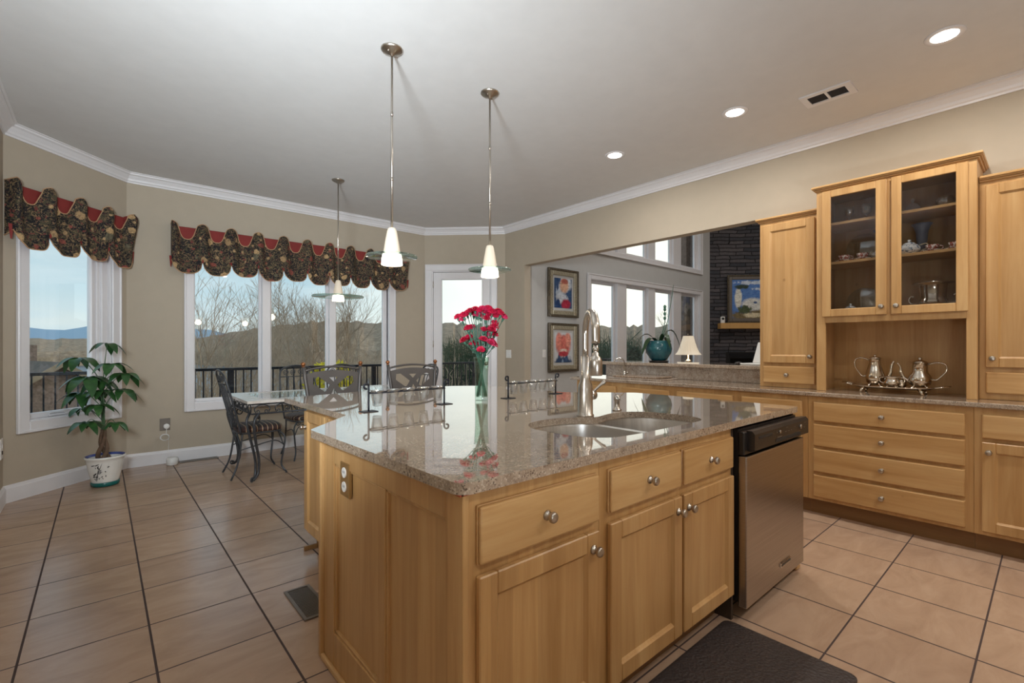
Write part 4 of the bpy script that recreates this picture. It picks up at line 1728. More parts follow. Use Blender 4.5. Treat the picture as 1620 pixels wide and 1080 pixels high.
# ------------------------------------------------------------------ silver tea service in the niche
def oval_tray():
    t = thing('silver_tray', 'oval footed silver serving tray in the hutch niche', 'tray', (4.375, 0.778, TOP))
    rows = []
    for r_, z in ((0.02, 0.036), (0.75, 0.036), (0.84, 0.038), (0.92, 0.044), (1.0, 0.050), (1.01, 0.047), (0.93, 0.040), (0.80, 0.033), (0.02, 0.032)):
        ring = []
        for k in range(40):
            a = 2 * pi * k / 40
            bump_ = 1 + 0.018 * cos(8 * a)
            endlift = 0.010 * abs(sin(a)) ** 6 * (r_ > .8)
            ring.append((0.115 * cos(a) * r_ * bump_, 0.255 * sin(a) * r_ * bump_, z + endlift))
        rows.append(ring)
    b = MB()
    b.grid(rows, closed=True)
    b.build('plate', 'silver', t)
    for sy in (-1, 1):
        b = MB()
        b.tube(spline([(-.05, sy * .238, .052), (-.04, sy * .285, .062), (0.0, sy * .312, .066), (.04, sy * .285, .062), (.05, sy * .238, .052)], 5), 0.005, 8)
        b.build('handle', 'silver', t)
    for sx in (-1, 1):
        for sy in (-1, 1):
            b = MB()
            b.tube(spline([(sx * .062, sy * .16, .034), (sx * .078, sy * .172, .020), (sx * .075, sy * .178, .004)], 4), [0.012, 0.006, 0.008], 8)
            b.ball((sx * .075, sy * .180, .0065), 0.0065, 8)
            b.build('foot', 'silver', t)
    return t


oval_tray()


def silver_pot(name, label, loc, rotz, h, r, tall, spout=True, handle=True, cat='teapot'):
    """footed baluster pot; spout along +x, handle along -x"""
    t = thing(name, label, cat, loc, rotz)
    b = MB()
    if tall:
        prof = [(0.0001, .018), (r * .55, .020), (r * .86, .034), (r, .07), (r * .97, .095), (r * .78, .14), (r * .60, .18), (r * .62, h * .87), (r * .80, h * .885), (r * .62, h * .89)]
    else:
        prof = [(0.0001, .018), (r * .5, .020), (r * .86, .034), (r, .066), (r * .94, .092), (r * .66, .122), (r * .62, h * .80), (r * .86, h * .815), (r * .62, h * .82)]
    b.lathe(prof, 28)
    b.build('body', 'silver', t)
    z = prof[-1][1]
    b = MB()
    if h - z > .012:
        hh = h - z
        b.lathe([(r * .62, z), (r * .52, z + hh * .22), (r * .25, z + hh * .38), (r * .12, z + hh * .5), (r * .20, z + hh * .68), (r * .12, z + hh * .86), (0.0001, z + hh)], 24)
        b.build('lid', 'silver', t)
    if spout:
        b = MB()
        b.tube(spline([(r * .85, 0, .058), (r * 1.25, 0, .072), (r * 1.55, 0, .115), (r * 1.62, 0, h * .66), (r * 1.85, 0, h * .80)], 5), [0.014] * 6 + [0.011] * 6 + [0.008] * 9, 10)
        b.build('spout', 'silver', t)
    if handle:
        b = MB()
        b.tube(spline([(-r * .62, 0, z * .93), (-r * 1.35, 0, z * 1.0), (-r * 2.0, 0, z * .93), (-r * 2.05, 0, z * .70), (-r * 1.55, 0, z * .45), (-r * 1.25, 0, z * .36), (-r * .95, 0, z * .38)], 5), 0.0055, 8)
        b.ball((-r * 1.5, 0, z * 1.0), 0.008, 8)
        b.build('handle', 'silver', t)
    for k in range(4):
        a = pi / 4 + k * pi / 2
        b = MB()
        b.tube(spline([(r * .62 * cos(a), r * .62 * sin(a), .026), (r * .80 * cos(a), r * .80 * sin(a), .014), (r * .86 * cos(a), r * .86 * sin(a), .003)], 3), [0.009, .005, .006, .0065, .007, .006, .0055], 8)
        b.build('foot', 'silver', t)
    return t


TZ = TOP + .0366
silver_pot('silver_coffee_pot', 'tall silver coffee pot with a scrolled handle, left on the tray', (4.385, 0.885, TZ), -pi / 2 + .10, 0.245, 0.060, True, cat='coffee pot')
silver_pot('silver_teapot', 'squat silver teapot with a finial, right on the tray', (4.375, 0.625, TZ), pi / 2 + .08, 0.232, 0.067, False)
sb = thing('silver_sugar_bowl', 'small silver sugar bowl in the middle of the tray', 'sugar bowl', (4.335, 0.775, TZ), 0)
b = MB()
b.lathe([(0.0001, .012), (.026, .013), (.045, .026), (.050, .042), (.042, .060), (.036, .074), (.052, .084), (.050, .087), (.034, .078), (.030, .05), (0.0001, .03)], 26)
b.build('body', 'silver', sb)
for k in range(4):
    a = pi / 4 + k * pi / 2
    b = MB()
    b.tube([(.030 * cos(a), .030 * sin(a), .018), (.040 * cos(a), .040 * sin(a), .003)], [.007, .005], 8)
    b.build('foot', 'silver', sb)
for sy in (-1, 1):
    b = MB()
    b.tube(spline([(0, sy * .046, .034), (0, sy * .072, .05), (0, sy * .066, .076), (0, sy * .048, .078)], 4), .004, 8)
    b.build('handle', 'silver', sb)
b = MB()
b.lathe([(0.0001, .012), (.022, .013), (.036, .028), (.034, .05), (.028, .062), (.034, .070), (.032, .072), (.024, .060), (0.0001, .03)], 24)
cr = b.build('silver_creamer', 'silver', loc=(4.40, 0.735, TZ - .0105))
tag(cr, 'small silver creamer behind the sugar bowl', 'creamer')

# ------------------------------------------------------------------ things behind the hutch glass
HX = 4.40


def cup(loc, rotz, label, mat='red_pattern_china'):
    t = thing('teacup', label, 'cup', loc, rotz, 'patterned cups in the hutch')
    b = MB()
    b.lathe([(0.0001, .002), (.024, .0), (.050, .010), (.062, .016), (.061, .018), (.048, .013), (.020, .006), (0.0001, .006)], 24)
    b.build('saucer', mat, t)
    b = MB()
    b.lathe([(0.0001, .008), (.018, .008), (.024, .016), (.034, .036), (.038, .056), (.036, .056), (.030, .034), (0.0001, .016)], 22)
    b.build('cup', mat, t)
    b = MB()
    b.tube(spline([(0, -.034, .048), (0, -.056, .046), (0, -.054, .028), (0, -.028, .022)], 4), .003, 6)
    b.build('handle', mat, t)
    return t


SH1, SH2, SH0 = 1.9055, 2.2055, 1.4805
cup((HX - .04, 1.075, SH1), 0.2, 'red patterned teacup on its saucer, leftmost on the middle hutch shelf')
cup((HX - .04, 0.955, SH1), 0.5, 'red patterned teacup on its saucer, second on the middle hutch shelf')
cup((HX - .03, 0.560, SH1), 0.3, 'red patterned teacup behind the right hutch door, beside the teapot')
cup((HX - .03, 0.440, SH1), 0.0, 'red patterned teacup at the right end of the middle hutch shelf')


def china_teapot(loc, rotz, label, s=1.0, mat='blue_pattern_china', cat='teapot', name='china_teapot'):
    t = thing(name, label, cat, loc, rotz)
    b = MB()
    b.lathe([(0.0001, 0), (.036 * s, 0), (.040 * s, .006), (.060 * s, .026 * s), (.064 * s, .046 * s), (.050 * s, .068 * s), (.034 * s, .074 * s)], 26)
    b.build('body', mat, t)
    b = MB()
    b.lathe([(.040 * s, .072 * s), (.028 * s, .086 * s), (.008 * s, .092 * s), (.006 * s, .098 * s), (.011 * s, .106 * s), (0.0001, .112 * s)], 22)
    b.build('lid', mat, t)
    b = MB()
    b.tube(spline([(.055 * s, 0, .03 * s), (.085 * s, 0, .045 * s), (.098 * s, 0, .076 * s)], 4), [.013 * s, .007 * s], 10)
    b.build('spout', mat, t)
    b = MB()
    b.tube(spline([(-.054 * s, 0, .062 * s), (-.092 * s, 0, .07 * s), (-.098 * s, 0, .04 * s), (-.060 * s, 0, .02 * s)], 4), .0045 * s, 8)
    b.build('handle', 'frame_silvergilt', t)
    return t


china_teapot((HX - .05, 0.680, SH1), pi / 2, 'blue and white china teapot with a gilt handle behind the right hutch door')
china_teapot((HX - .05, 0.852, SH1), -0.6, 'blue patterned china creamer jug behind the left hutch door', 0.72, cat='jug', name='china_jug')


def grey_vase(loc, label):
    b = MB()
    prof = [(0.0001, 0.0), (.050, 0.0), (.052, .008), (.036, .03), (.038, .10), (.046, .18), (.060, .215), (.078, .235), (.074, .237), (.050, .21), (.034, .12), (0.0001, .05)]
    b.lathe(prof, 26)
    o = b.build('flared_vase', 'porcelain_blue', loc=loc)
    tag(o, label, 'vase', 'grey vases in the hutch')
    o.scale = (0.78, 0.78, 1)


grey_vase((HX + .085, 0.855, SH1), 'grey flared vase at the back of the shelf behind the left glass door')
grey_vase((HX + .085, 0.630, SH1), 'grey flared vase at the back of the shelf behind the right glass door')


def crystal(loc, prof, name, label, cat):
    b = MB()
    b.lathe(prof, 20)
    o = b.build(name, 'votive_clear', loc=loc)
    tag(o, label, cat)


GOB = [(0.0001, 0.0), (.030, 0.0), (.030, .003), (.006, .008), (.005, .045), (.010, .05), (.030, .066), (.034, .10), (.030, .13), (.028, .13), (.031, .10), (.026, .07), (0.0001, .055)]
crystal((HX - .02, 1.045, SH2), GOB, 'wine_glass', 'crystal wine glass on the top hutch shelf, left of a pair', 'glass')
crystal((HX - .02, 0.935, SH2), GOB, 'wine_glass', 'crystal wine glass on the top hutch shelf, right of a pair', 'glass')
crystal((HX - .02, 0.665, SH2), [(.058, 0.0), (.060, .004), (.052, .03), (.034, .058), (.012, .072), (.006, .080), (.013, .092), (.006, .106), (0.0001, .108)], 'glass_cloche', 'small glass dome with a knob on the top right hutch shelf', 'glass dome')
crystal((HX - .02, 0.490, SH2), [(0.0001, 0.0), (.032, 0.0), (.034, .006), (.052, .03), (.056, .055), (.040, .075), (.034, .082), (.031, .08), (.048, .05), (0.0001, .015)], 'cut_glass_bowl', 'round cut-glass bowl on the top right hutch shelf', 'bowl')

# glass platters standing on edge
for k, (z, lab) in enumerate(((SH1, 'large glass platter leaning behind the cups in the hutch'), (SH0, 'large glass platter leaning behind the china at the bottom of the hutch'))):
    b = MB()
    b.lathe([(0.0001, 0.0), (.09, 0.0), (.118, .008), (.120, .011), (.114, .010), (.09, .004), (0.0001, .004)], 32, axis='x')
    o = b.build('glass_platter', 'clear_glass', loc=(HX + .135, 0.985, z + .1195))
    tag(o, lab, 'platter')

# low shelf: tureen, cup and the silver urn
china_teapot((HX - .05, 1.03, SH0), 0.9, 'white and green china tureen with handles, bottom left of the hutch', 0.95, cat='tureen', name='china_tureen')
cup((HX - .06, 0.90, SH0), 1.2, 'pale china cup on its saucer, bottom left of the hutch', 'blue_pattern_china')
u = thing('silver_urn', 'large silver wine cooler with two handles behind the right hutch door', 'wine cooler', (HX + .01, 0.560, SH0), 0)
b = MB()
b.lathe([(0.0001, 0.0), (.058, 0.0), (.060, .008), (.030, .022), (.026, .034), (.060, .052), (.082, .080), (.078, .100), (.070, .112), (.076, .20), (.082, .212), (.114, .216), (.115, .221), (.080, .222), (.070, .20), (0.0001, .06)], 32)
b.build('body', 'silver', u)
for sy in (-1, 1):
    b = MB()
    b.tube(spline([(0, sy * .080, .075), (0, sy * .118, .080), (0, sy * .132, .11), (0, sy * .118, .135), (0, sy * .108, .125)], 5), .0065, 8)
    b.build('handle', 'silver', u)

# ------------------------------------------------------------------ wall plates, floor registers and small things
def plate(name, label, cat, loc, rotz, w, h, mat='white_plastic', toggles=()):
    t = thing(name, label, cat, loc, rotz)
    b = MB()
    b.box(-w / 2, w / 2, -0.007, -0.0008, -h / 2, h / 2, 0.002)
    b.build('plate', mat, t)
    for x, z, ww, hh, m in toggles:
        b = MB()
        b.box(x - ww / 2, x + ww / 2, -0.011, -0.0065, z - hh / 2, z + hh / 2, 0.0015)
        b.build('toggle', m, t)
    return t


dmid = Vector((D1[0], D1[1], 0)) + Vector((.707, -.707, 0)) * 1.185
plate('light_switch', 'double light switch plate on the wall right of the glass door', 'light switch', (4.5896, 5.345, 1.15), -pi / 2, 0.115, 0.12, 'white_plastic', [(-.025, 0, .011, .026, 'trim_white'), (.025, 0, .011, .026, 'trim_white')])
plate('light_switch', 'single light switch plate on the living-room wall left of the flower pictures', 'light switch', (5.085, YLIV, 1.155), 0, 0.072, 0.118, 'white_plastic', [(0, 0, .03, .06, 'trim_white')])
plate('wall_outlet', 'white outlet at the left edge with a black cord hole, low on the near wall', 'outlet', (XL, 5.40, 0.455), pi / 2, 0.10, 0.16, 'white_plastic', [(0, .02, .02, .03, 'trim_white'), (0, -.03, .02, .03, 'shadow_gap')])
ot = plate('wall_outlet', 'brown outlet plate with a round white plug below the window wall', 'outlet', (0.521, YW, 0.418), 0, 0.092, 0.130, 'grey_plate')
b = MB()
b.lathe([(0.027, -0.007), (0.027, -0.026), (0.020, -0.030), (0.0001, -0.030)], 20, (0.012, 0, -.020), axis='y')
pl = b.build('plug', 'white_plastic', ot)
b = MB()
ring = [(0.040 * cos(a) - .004, -.020 + .004 * sin(2 * a), -.135 + .034 * sin(a)) for a in [2 * pi * k / 28 for k in range(29)]]
b.tube([(0.012, -.022, -.045), (0.008, -.022, -.10)] + ring, 0.0035, 6)
ring2 = [(0.036 * cos(a) - .002, -.026, -.137 + .031 * sin(a)) for a in [2 * pi * k / 28 for k in range(29)]]
b.tube(ring2, 0.0035, 6)
b.tube(spline([(0.030, -.022, -.155), (0.030, -.014, -.22), (0.028, -.030, -.29), (0.045, -.09, -.408)], 4), 0.0018, 5)
b.build('cord', 'white_plastic', pl)

b = MB()
b.lathe([(0.0001, 0.0), (.044, 0.0), (.052, .006), (.053, .040), (.050, .070), (.042, .078), (0.0001, .080)], 28)
tag(b.build('wifi_router', 'white_plastic', loc=(0.572, 6.165, 0.0005)), 'round white device on the floor by the baseboard below the window', 'router')


def register(label, loc, rotz, w, d, n):
    t = thing('floor_register', label, 'floor vent', loc, rotz, 'metal floor registers')
    b = MB()
    b.slab([(-w / 2, -d / 2), (w / 2, -d / 2), (w / 2, d / 2), (-w / 2, d / 2)], [[(-w / 2 + .014, -d / 2 + .014), (w / 2 - .014, -d / 2 + .014), (w / 2 - .014, d / 2 - .014), (-w / 2 + .014, d / 2 - .014)]], 0.0005, 0.008)
    b.build('frame', 'grey_plate', t)
    b = MB()
    b.box(-w / 2 + .010, w / 2 - .010, -d / 2 + .010, d / 2 - .010, 0.0005, 0.002)
    b.build('backing', 'shadow_gap', t)
    b = MB()
    for k in range(n):
        y = -d / 2 + .018 + (d - .036) * (k + .5) / n
        b.box(-w / 2 + .012, w / 2 - .012, y - .0032, y + .0026, 0.002, 0.006)
    b.build('slats', 'grey_plate', t)


register('metal floor register beside the island end, near the peninsula', (0.762, 2.405, 0), 0, 0.125, 0.33, 22)
register('long metal floor register along the baseboard under the window', (0.82, 6.226, 0), 0, 0.36, 0.09, 6)

# rubber mat in front of the sink
b = MB()
b.slab(round_corners([(1.10, 0.48), (2.15, 0.48), (2.15, 0.985), (1.10, 0.985)], [.04] * 4), [], 0.0005, 0.012)
mt = b.build('floor_mat', 'mat_black')
tag(mt, 'black textured rubber mat on the tiles in front of the sink', 'mat')


# ------------------------------------------------------------------ valances
def valance(label, loc, rotz, W, n):
    t = thing('valance', label, 'valance', loc, rotz)
    per = 18
    rows_n = 15

    def col(i):
        u = i / (n * per)
        c = (u * n) % 1.0 if i < n * per else 0.0
        d = abs(c - 0.5)
        horn = max(0.0, (d - 0.26) / 0.24) ** 0.7 if d > 0.26 else 0.0
        if d < 0.28:
            ztop = 2.545 - 0.115 * (1 - (d / 0.28) ** 3.0)
        else:
            ztop = 2.545 + 0.062 * math.sqrt(max(0, 1 - ((0.5 - d) / 0.22) ** 2))
        sc = 1 if d < .28 else 0
        lobe = (1 - (d / 0.5) ** 3.0) ** 0.6 if d < .5 else 0
        jit = 0.012 * sin(int(u * n) * 2.7)
        zbot = 2.190 - (0.135 + jit) * lobe
        pts = []
        for k in range(rows_n):
            v = k / (rows_n - 1)
            z = ztop + (zbot - ztop) * v
            y = -0.070 - 0.100 * (horn ** .8) * (1 - .80 * v) - 0.050 * lobe * v ** 1.5 + 0.012 * lobe * sin(pi * v) + 0.035 * horn * max(0, 1 - v * 6)
            y += 0.016 * cos(2 * pi * c * 2 + 1.0) * v * .6
            if v == 0 and horn > .3:
                y += 0.02
            pts.append(Vector((u * W, y, z)))
        return pts

    cols = [col(i) for i in range(n * per + 1)]
    ends = []
    for c0, s in ((cols[0], 0), (cols[-1], 1)):
        e = []
        for f in (0.02, 0.35, 0.7):
            e.append([Vector((p.x + (.012 if s else -.012) * (1 - f) * 0, p.y * f - .004, p.z - (0.045 if k == rows_n - 1 else 0) * (1 - f) - .02 * (1 - f) * (k == 0))) for k, p in enumerate(c0)])
        ends.append(e)
    full = ends[0] + cols + ends[1][::-1]
    b = MB()
    b.grid(full)
    b.build('drape', 'floral', t)
    b = MB()
    b.grid([[p + Vector((.008 if i < 4 else (-.008 if i > len(full) - 5 else 0), .006, 0)) for p in c] for i, c in enumerate(full)])
    b.box(0.03, W - .03, -0.060, -0.045, 2.40, 2.565, 0.006)
    b.build('lining', 'lining_red', t)
    b = MB()
    b.tube([c[0] for c in full], 0.0045, 6)
    b.tube([c[-1] for c in full], 0.0045, 6)
    b.build('piping', 'piping_tan', t)
    # folded-back corners that show the lining between the lobes
    for i in range(0, n + 1):
        b = MB()
        c0 = cols[min(i * per, n * per)]
        p = c0[-1]
        sgn = 1 if i % 2 else -1
        if i == n:
            sgn = -1
        if i in (0, n):
            ex = .02 if i == n else -.004
            b.grid([[p + Vector((ex - .016, .020, .045)), p + Vector((ex + .012, .006, .045))], [p + Vector((ex - .006, .014, -.075)), p + Vector((ex, .006, -.075))]])
        else:
            b.grid([[p + Vector((-.012 * sgn, -.010, .030)), p + Vector((.030 * sgn, -.022, .028))], [p + Vector((-.004 * sgn, -.014, -.012)), p + Vector((.026 * sgn, -.026, .016))]])
        b.build('fold', 'lining_red', t)
    return t


valance('wide dark floral valance with ten scalloped folds over the three-pane window', (0.572, YW, 0), 0.0, 2.80, 10)
valance('short dark floral valance with four scalloped folds over the left corner window', (L1[0] + .003, L1[1] + .003, 0), radians(45), 1.085, 4)


# ------------------------------------------------------------------ wrought-iron breakfast set
def spiral(b, c, r0, turns, a0, sgn, plane, r=0.005, lead=None):
    """flat scroll in a vertical plane; plane gives the horizontal direction"""
    h = Vector(plane)
    pts = []
    if lead:
        pts += [Vector(p) for p in lead]
    N_ = int(16 * turns)
    for k in range(N_ + 1):
        f = k / N_
        a = a0 + sgn * 2 * pi * turns * f
        rr = r0 * (1 - .72 * f)
        pts.append(Vector(c) + h * (rr * cos(a)) + Vector((0, 0, rr * sin(a))))
    b.tube(pts, r, 6)


def iron_chair(label, loc, rotz):
    """front towards -y"""
    t = thing('iron_chair', label, 'chair', loc, rotz, 'wrought iron chairs at the breakfast table')
    b = MB()
    rows = []
    for f, z in ((0.80, .432), (0.97, .436), (1.0, .455), (0.98, .475), (0.85, .490), (0.5, .498), (0.02, .500)):
        ring = []
        for k in range(36):
            a = 2 * pi * k / 36
            sx = abs(cos(a)) ** .6 * (1 if cos(a) > 0 else -1)
            sy = abs(sin(a)) ** .6 * (1 if sin(a) > 0 else -1)
            ring.append((.215 * f * sx, -.02 + .205 * f * sy, z))
        rows.append(ring)
    b.grid(rows, closed=True)
    b.build('seat', 'seat_stripe', t)
    b = MB()
    ring = [(.205 * abs(cos(a)) ** .6 * (1 if cos(a) > 0 else -1), -.02 + .195 * abs(sin(a)) ** .6 * (1 if sin(a) > 0 else -1), .425) for a in [2 * pi * k / 32 for k in range(33)]]
    b.tube(ring, .008, 6)
    b.tube([(-.2, -.02, .425), (.2, -.02, .425)], .006, 6)
    b.build('seat_frame', 'dark_iron', t)
    for sx in (-1, 1):
        b = MB()
        b.tube(spline([(sx * .165, -.165, .424), (sx * .215, -.215, .36), (sx * .205, -.205, .22), (sx * .190, -.190, .09), (sx * .215, -.225, .018)], 5), .009, 8)
        b.ball((sx * .218, -.228, .011), .011, 8)
        b.tube(spline([(sx * .205, -.205, .28), (sx * .16, -.19, .36), (sx * .06, -.19, .400), (0, -.19, .40)], 5), .006, 6)
        spiral(b, (sx * .165, -.192, .402), .026, 1.3, pi / 2, sx, (1, 0, 0), .004)
        b.build('leg', 'dark_iron', t)
    for sx in (-1, 1):
        b = MB()
        b.tube(spline([(sx * .175, .150, .424), (sx * .172, .165, .30), (sx * .178, .195, .13), (sx * .195, .245, .012)], 5), .009, 8)
        b.ball((sx * .196, .247, .010), .010, 8)
        b.tube(spline([(sx * .174, .170, .27), (sx * .19, .05, .30), (sx * .205, -.12, .335), (sx * .208, -.205, .29)], 5), .0055, 6)
        b.build('leg', 'dark_iron', t)
    # back: hooped frame, four bars, scrolls
    b = MB()
    hoop = [(-.185, .165, .42), (-.200, .205, .60), (-.205, .255, .80), (-.185, .300, .965), (-.10, .318, 1.015), (0, .322, 1.03), (.10, .318, 1.015), (.185, .300, .965), (.205, .255, .80), (.200, .205, .60), (.185, .165, .42)]
    b.tube(spline(hoop, 5), .010, 8)
    b.build('back_frame', 'dark_iron', t)
    b = MB()
    for x in (-.11, -.038, .038, .11):
        b.tube(spline([(x * .8, .178, .46), (x, .225, .66), (x, .268, .83), (x * .9, .290, .90)], 4), .0055, 6)
    b.tube([(-.200, .208, .60), (.200, .208, .60)], .0055, 6)
    b.tube([(-.202, .288, .90), (.202, .288, .90)], .0055, 6)
    for x in (-.12, -.04, .04, .12):
        s_ = 1 if x > 0 else -1
        spiral(b, (x, .303, .952), .034, 1.6, -pi / 2, s_, (1, 0, 0), .0045)
    for x in (-.15, -.05, .05, .15):
        spiral(b, (x, .196, .555), .032, 1.5, pi / 2, 1 if x > 0 else -1, (1, 0, 0), .0045)
    b.build('back_scrolls', 'dark_iron', t)
    return t


TX0, TX1, TY0, TY1, TZT = 1.00, 2.86, 4.80, 5.78, 0.758
tb = thing('breakfast_table', 'wrought iron breakfast table with scrolled apron, marble border and glass inset', 'table', (0, 0, 0))
b = MB()
m_ = 0.16
b.slab([(TX0, TY0), (TX1, TY0), (TX1, TY1), (TX0, TY1)], [[(TX0 + m_, TY0 + m_), (TX1 - m_, TY0 + m_), (TX1 - m_, TY1 - m_), (TX0 + m_, TY1 - m_)]], TZT - .025, TZT)
b.build('top_border', 'table_marble', tb)
b = MB()
b.box(TX0 + m_ + .001, TX1 - m_ - .001, TY0 + m_ + .001, TY1 - m_ - .001, TZT - .011, TZT - .001)
b.build('glass_top', 'table_glass', tb)
b = MB()
ax0, ax1, ay0, ay1 = TX0 + .045, TX1 - .045, TY0 + .045, TY1 - .045
for z in (TZT - .034, TZT - .125):
    b.tube([(ax0, ay0, z), (ax1, ay0, z), (ax1, ay1, z), (ax0, ay1, z), (ax0, ay0, z)], .008, 6)
b.tube([(ax0, (ay0 + ay1) / 2, TZT - .034), (ax1, (ay0 + ay1) / 2, TZT - .034)], .008, 6)
zc = TZT - .080
for (p, q) in (((ax0, ay0), (ax1, ay0)), ((ax1, ay0), (ax1, ay1)), ((ax1, ay1), (ax0, ay1)), ((ax0, ay1), (ax0, ay0))):
    p, q = Vector((*p, 0)), Vector((*q, 0))
    d = (q - p)
    n_ = max(2, int(d.length / .165))
    h = d.normalized()
    for k in range(n_):
        c = p + d * ((k + .5) / n_) + Vector((0, 0, zc))
        # a wide C-scroll with curled ends
        pts = []
        for j in range(15):
            a = -0.15 * pi + (1.3 * pi) * j / 14
            pts.append(c + h * (.066 * cos(a)) + Vector((0, 0, .040 * sin(a) - .004)))
        b.tube(pts, .0055, 6)
        for s_ in (-1, 1):
            spiral(b, c + h * (s_ * .038) + Vector((0, 0, -.024)), .021, 1.2, 0 if s_ > 0 else pi, -s_, h, .0045)
b.build('apron', 'dark_iron', tb)
for sx, lx in ((-1, TX0 + .07), (1, TX1 - .07)):
    for sy, ly in ((-1, TY0 + .07), (1, TY1 - .07)):
        dx_, dy_ = sx * .7, sy * .7
        b = MB()
        for off in (-1, 1):
            ox_, oy_ = -sy * .016 * off * sx, sx * .016 * off * sx
            P_ = [(lx + ox_ * 2, ly + oy_ * 2, TZT - .125), (lx + dx_ * .055 + ox_ * 1.6, ly + dy_ * .055 + oy_ * 1.6, TZT - .20), (lx + dx_ * .01 + ox_, ly + dy_ * .01 + oy_, TZT - .38), (lx - dx_ * .045 + ox_ * .8, ly - dy_ * .045 + oy_ * .8, .20), (lx - dx_ * .040 + ox_ * .6, ly - dy_ * .040 + oy_ * .6, .07), (lx + dx_ * .01, ly + dy_ * .01, .018)]
            b.tube(spline(P_, 5), .012, 8)
        hv = Vector((dx_, dy_, 0)).normalized()
        spiral(b, (lx + dx_ * .03, ly + dy_ * .03, .026), .024, 1.2, pi, -1, hv, .008)
        spiral(b, (lx - dx_ * .05, ly - dy_ * .05, TZT - .185), .05, 1.5, 0, 1, hv, .007)
        b.build('leg', 'dark_iron', tb)

iron_chair('wrought iron chair with a striped seat at the left end of the breakfast table', (1.165, 5.245, 0), pi / 2)
iron_chair('wrought iron chair on the window side of the table, nearer the left', (1.80, 5.70, 0), 0.06)
iron_chair('wrought iron chair on the window side of the table, nearer the right', (2.33, 5.72, 0), -0.05)
iron_chair('wrought iron chair at the right end of the breakfast table, behind the second bar stool', (2.86, 5.22, 0), -pi / 2)


# ------------------------------------------------------------------ bar stools
def bar_stool(label, loc, rotz):
    """front towards -y"""
    t = thing('bar_stool', label, 'bar stool', loc, rotz, 'metal bar stools behind the island')
    b = MB()
    b.lathe([(0.0001, .600), (.16, .600), (.190, .606), (.200, .624), (.195, .645), (.16, .658), (.06, .662), (0.0001, .662)], 36, (0, 0, 0), sy=1.0)
    b.build('seat', 'seat_stripe', t)
    b = MB()
    b.lathe([(0.0001, .585), (.175, .585), (.178, .592), (.178, .599), (0.0001, .599)], 30)
    b.tube([(.19 * cos(a), .19 * sin(a), .22) for a in [2 * pi * k / 28 for k in range(29)]], .009, 8)
    b.build('seat_frame', 'stool_metal', t)
    for sx in (-1, 1):
        for sy in (-1, 1):
            b = MB()
            b.tube(spline([(sx * .12, sy * .12, .586), (sx * .135, sy * .135, .30), (sx * .165, sy * .165, .012)], 4), .012, 8)
            b.build('leg', 'stool_metal', t)
    # posts lean back and spread towards the top
    for sx in (-1, 1):
        b = MB()
        P_ = [(sx * .150, .125, .590), (sx * .185, .165, .66), (sx * .195, .185, .80), (sx * .225, .225, 1.095)]
        b.tube(spline(P_, 4), .0135, 10)
        p = b.build('back_post', 'stool_metal', t)
        b = MB()
        b.lathe([(.010, -.012), (.015, -.008), (.010, -.004)], 12, (sx * .2265, .227, 1.107))
        b.ball((sx * .227, .228, 1.119), .0175, 14)
        b.build('finial', 'copper_ball', p)
    b = MB()
    arc_ = []
    for k in range(13):
        f = -1 + 2 * k / 12
        arc_.append((f * .222, .222 + .004 * (1 - f * f), 1.066 + .030 * (1 - f * f)))
    b.tube(arc_, .0085, 8)
    b.build('top_rail', 'stool_metal', t)
    # flat sheet with the X cut-out
    zt, zb_ = 1.040, .845
    hw = lambda z: .197 + (.030) * (z - .80) / .295 - .004
    outer = [(-hw(zb_), zb_), (hw(zb_), zb_), (hw(zt), zt)]
    for k in range(1, 12):
        f = 1 - 2 * k / 12
        outer.append((f * hw(zt), zt + .028 * (1 - f * f)))
    outer.append((-hw(zt), zt))
    zx = (zt + .02 + zb_) / 2
    holes = []
    for s_ in (-1, 1):
        holes.append([(s_ * .030, zx), (s_ * .115, zx + .066), (s_ * .155, zx + .062), (s_ * .160, zx + .012), (s_ * .075, zx - .050), (s_ * .060, zx - .044)] if s_ > 0 else
                     [(-.030, zx), (-.060, zx - .044), (-.075, zx - .050), (-.160, zx + .012), (-.155, zx + .062), (-.115, zx + .066)])
    holes.append([(-.034, zx + .060), (.034, zx + .060), (0, zx + .024)])
    holes.append([(-.026, zx - .080), (0, zx - .028), (.026, zx - .080)])
    b = MB()
    b.slab(outer, holes, -.002, .002, axis='y')
    for v in b.bm.verts:
        v.co.y += .190 + (v.co.z - .80) / .295 * .037
    b.build('back_panel', 'stool_metal', t)
    return t


bar_stool('grey metal X-back bar stool behind the island, left of the second mullion', (1.395, 3.55, 0), 0.0)
bar_stool('grey metal X-back bar stool behind the island, beside the glass door', (2.085, 3.56, 0), -0.10)

# ------------------------------------------------------------------ potted tree in the corner
PX, PY = 0.030, 5.665
pt = thing('potted_money_tree', 'small braided-trunk money tree in a white painted pot by the left window', 'potted plant', (PX, PY, 0))
b = MB()
KP = 0.77
b.lathe([(r * KP, z) for r, z in [(0.0001, .034), (.125, .034), (.128, .05), (.150, .12), (.172, .22), (.178, .245), (.190, .252), (.193, .262), (.186, .270), (.172, .266), (.165, .245), (.158, .20), (0.0001, .19)]], 40)
pot = b.build('pot', 'porcelain', pt)
b = MB()
b.lathe([(r * KP, z) for r, z in [(0.0001, .0005), (.118, .0005), (.132, .008), (.136, .036), (.129, .040), (.120, .034), (0.0001, .034)]], 40)
b.build('foot_ring', 'teal_glaze', pot)
b = MB()
b.shell([(.166 * KP, .2505), (.1725 * KP, .2675), (.183 * KP, .2712)], 40)
b.build('rim_band', 'blue_glaze', pot)
# ink bamboo strokes on the pot, on the side facing the room
b = MB()
rnd = random.Random(11)


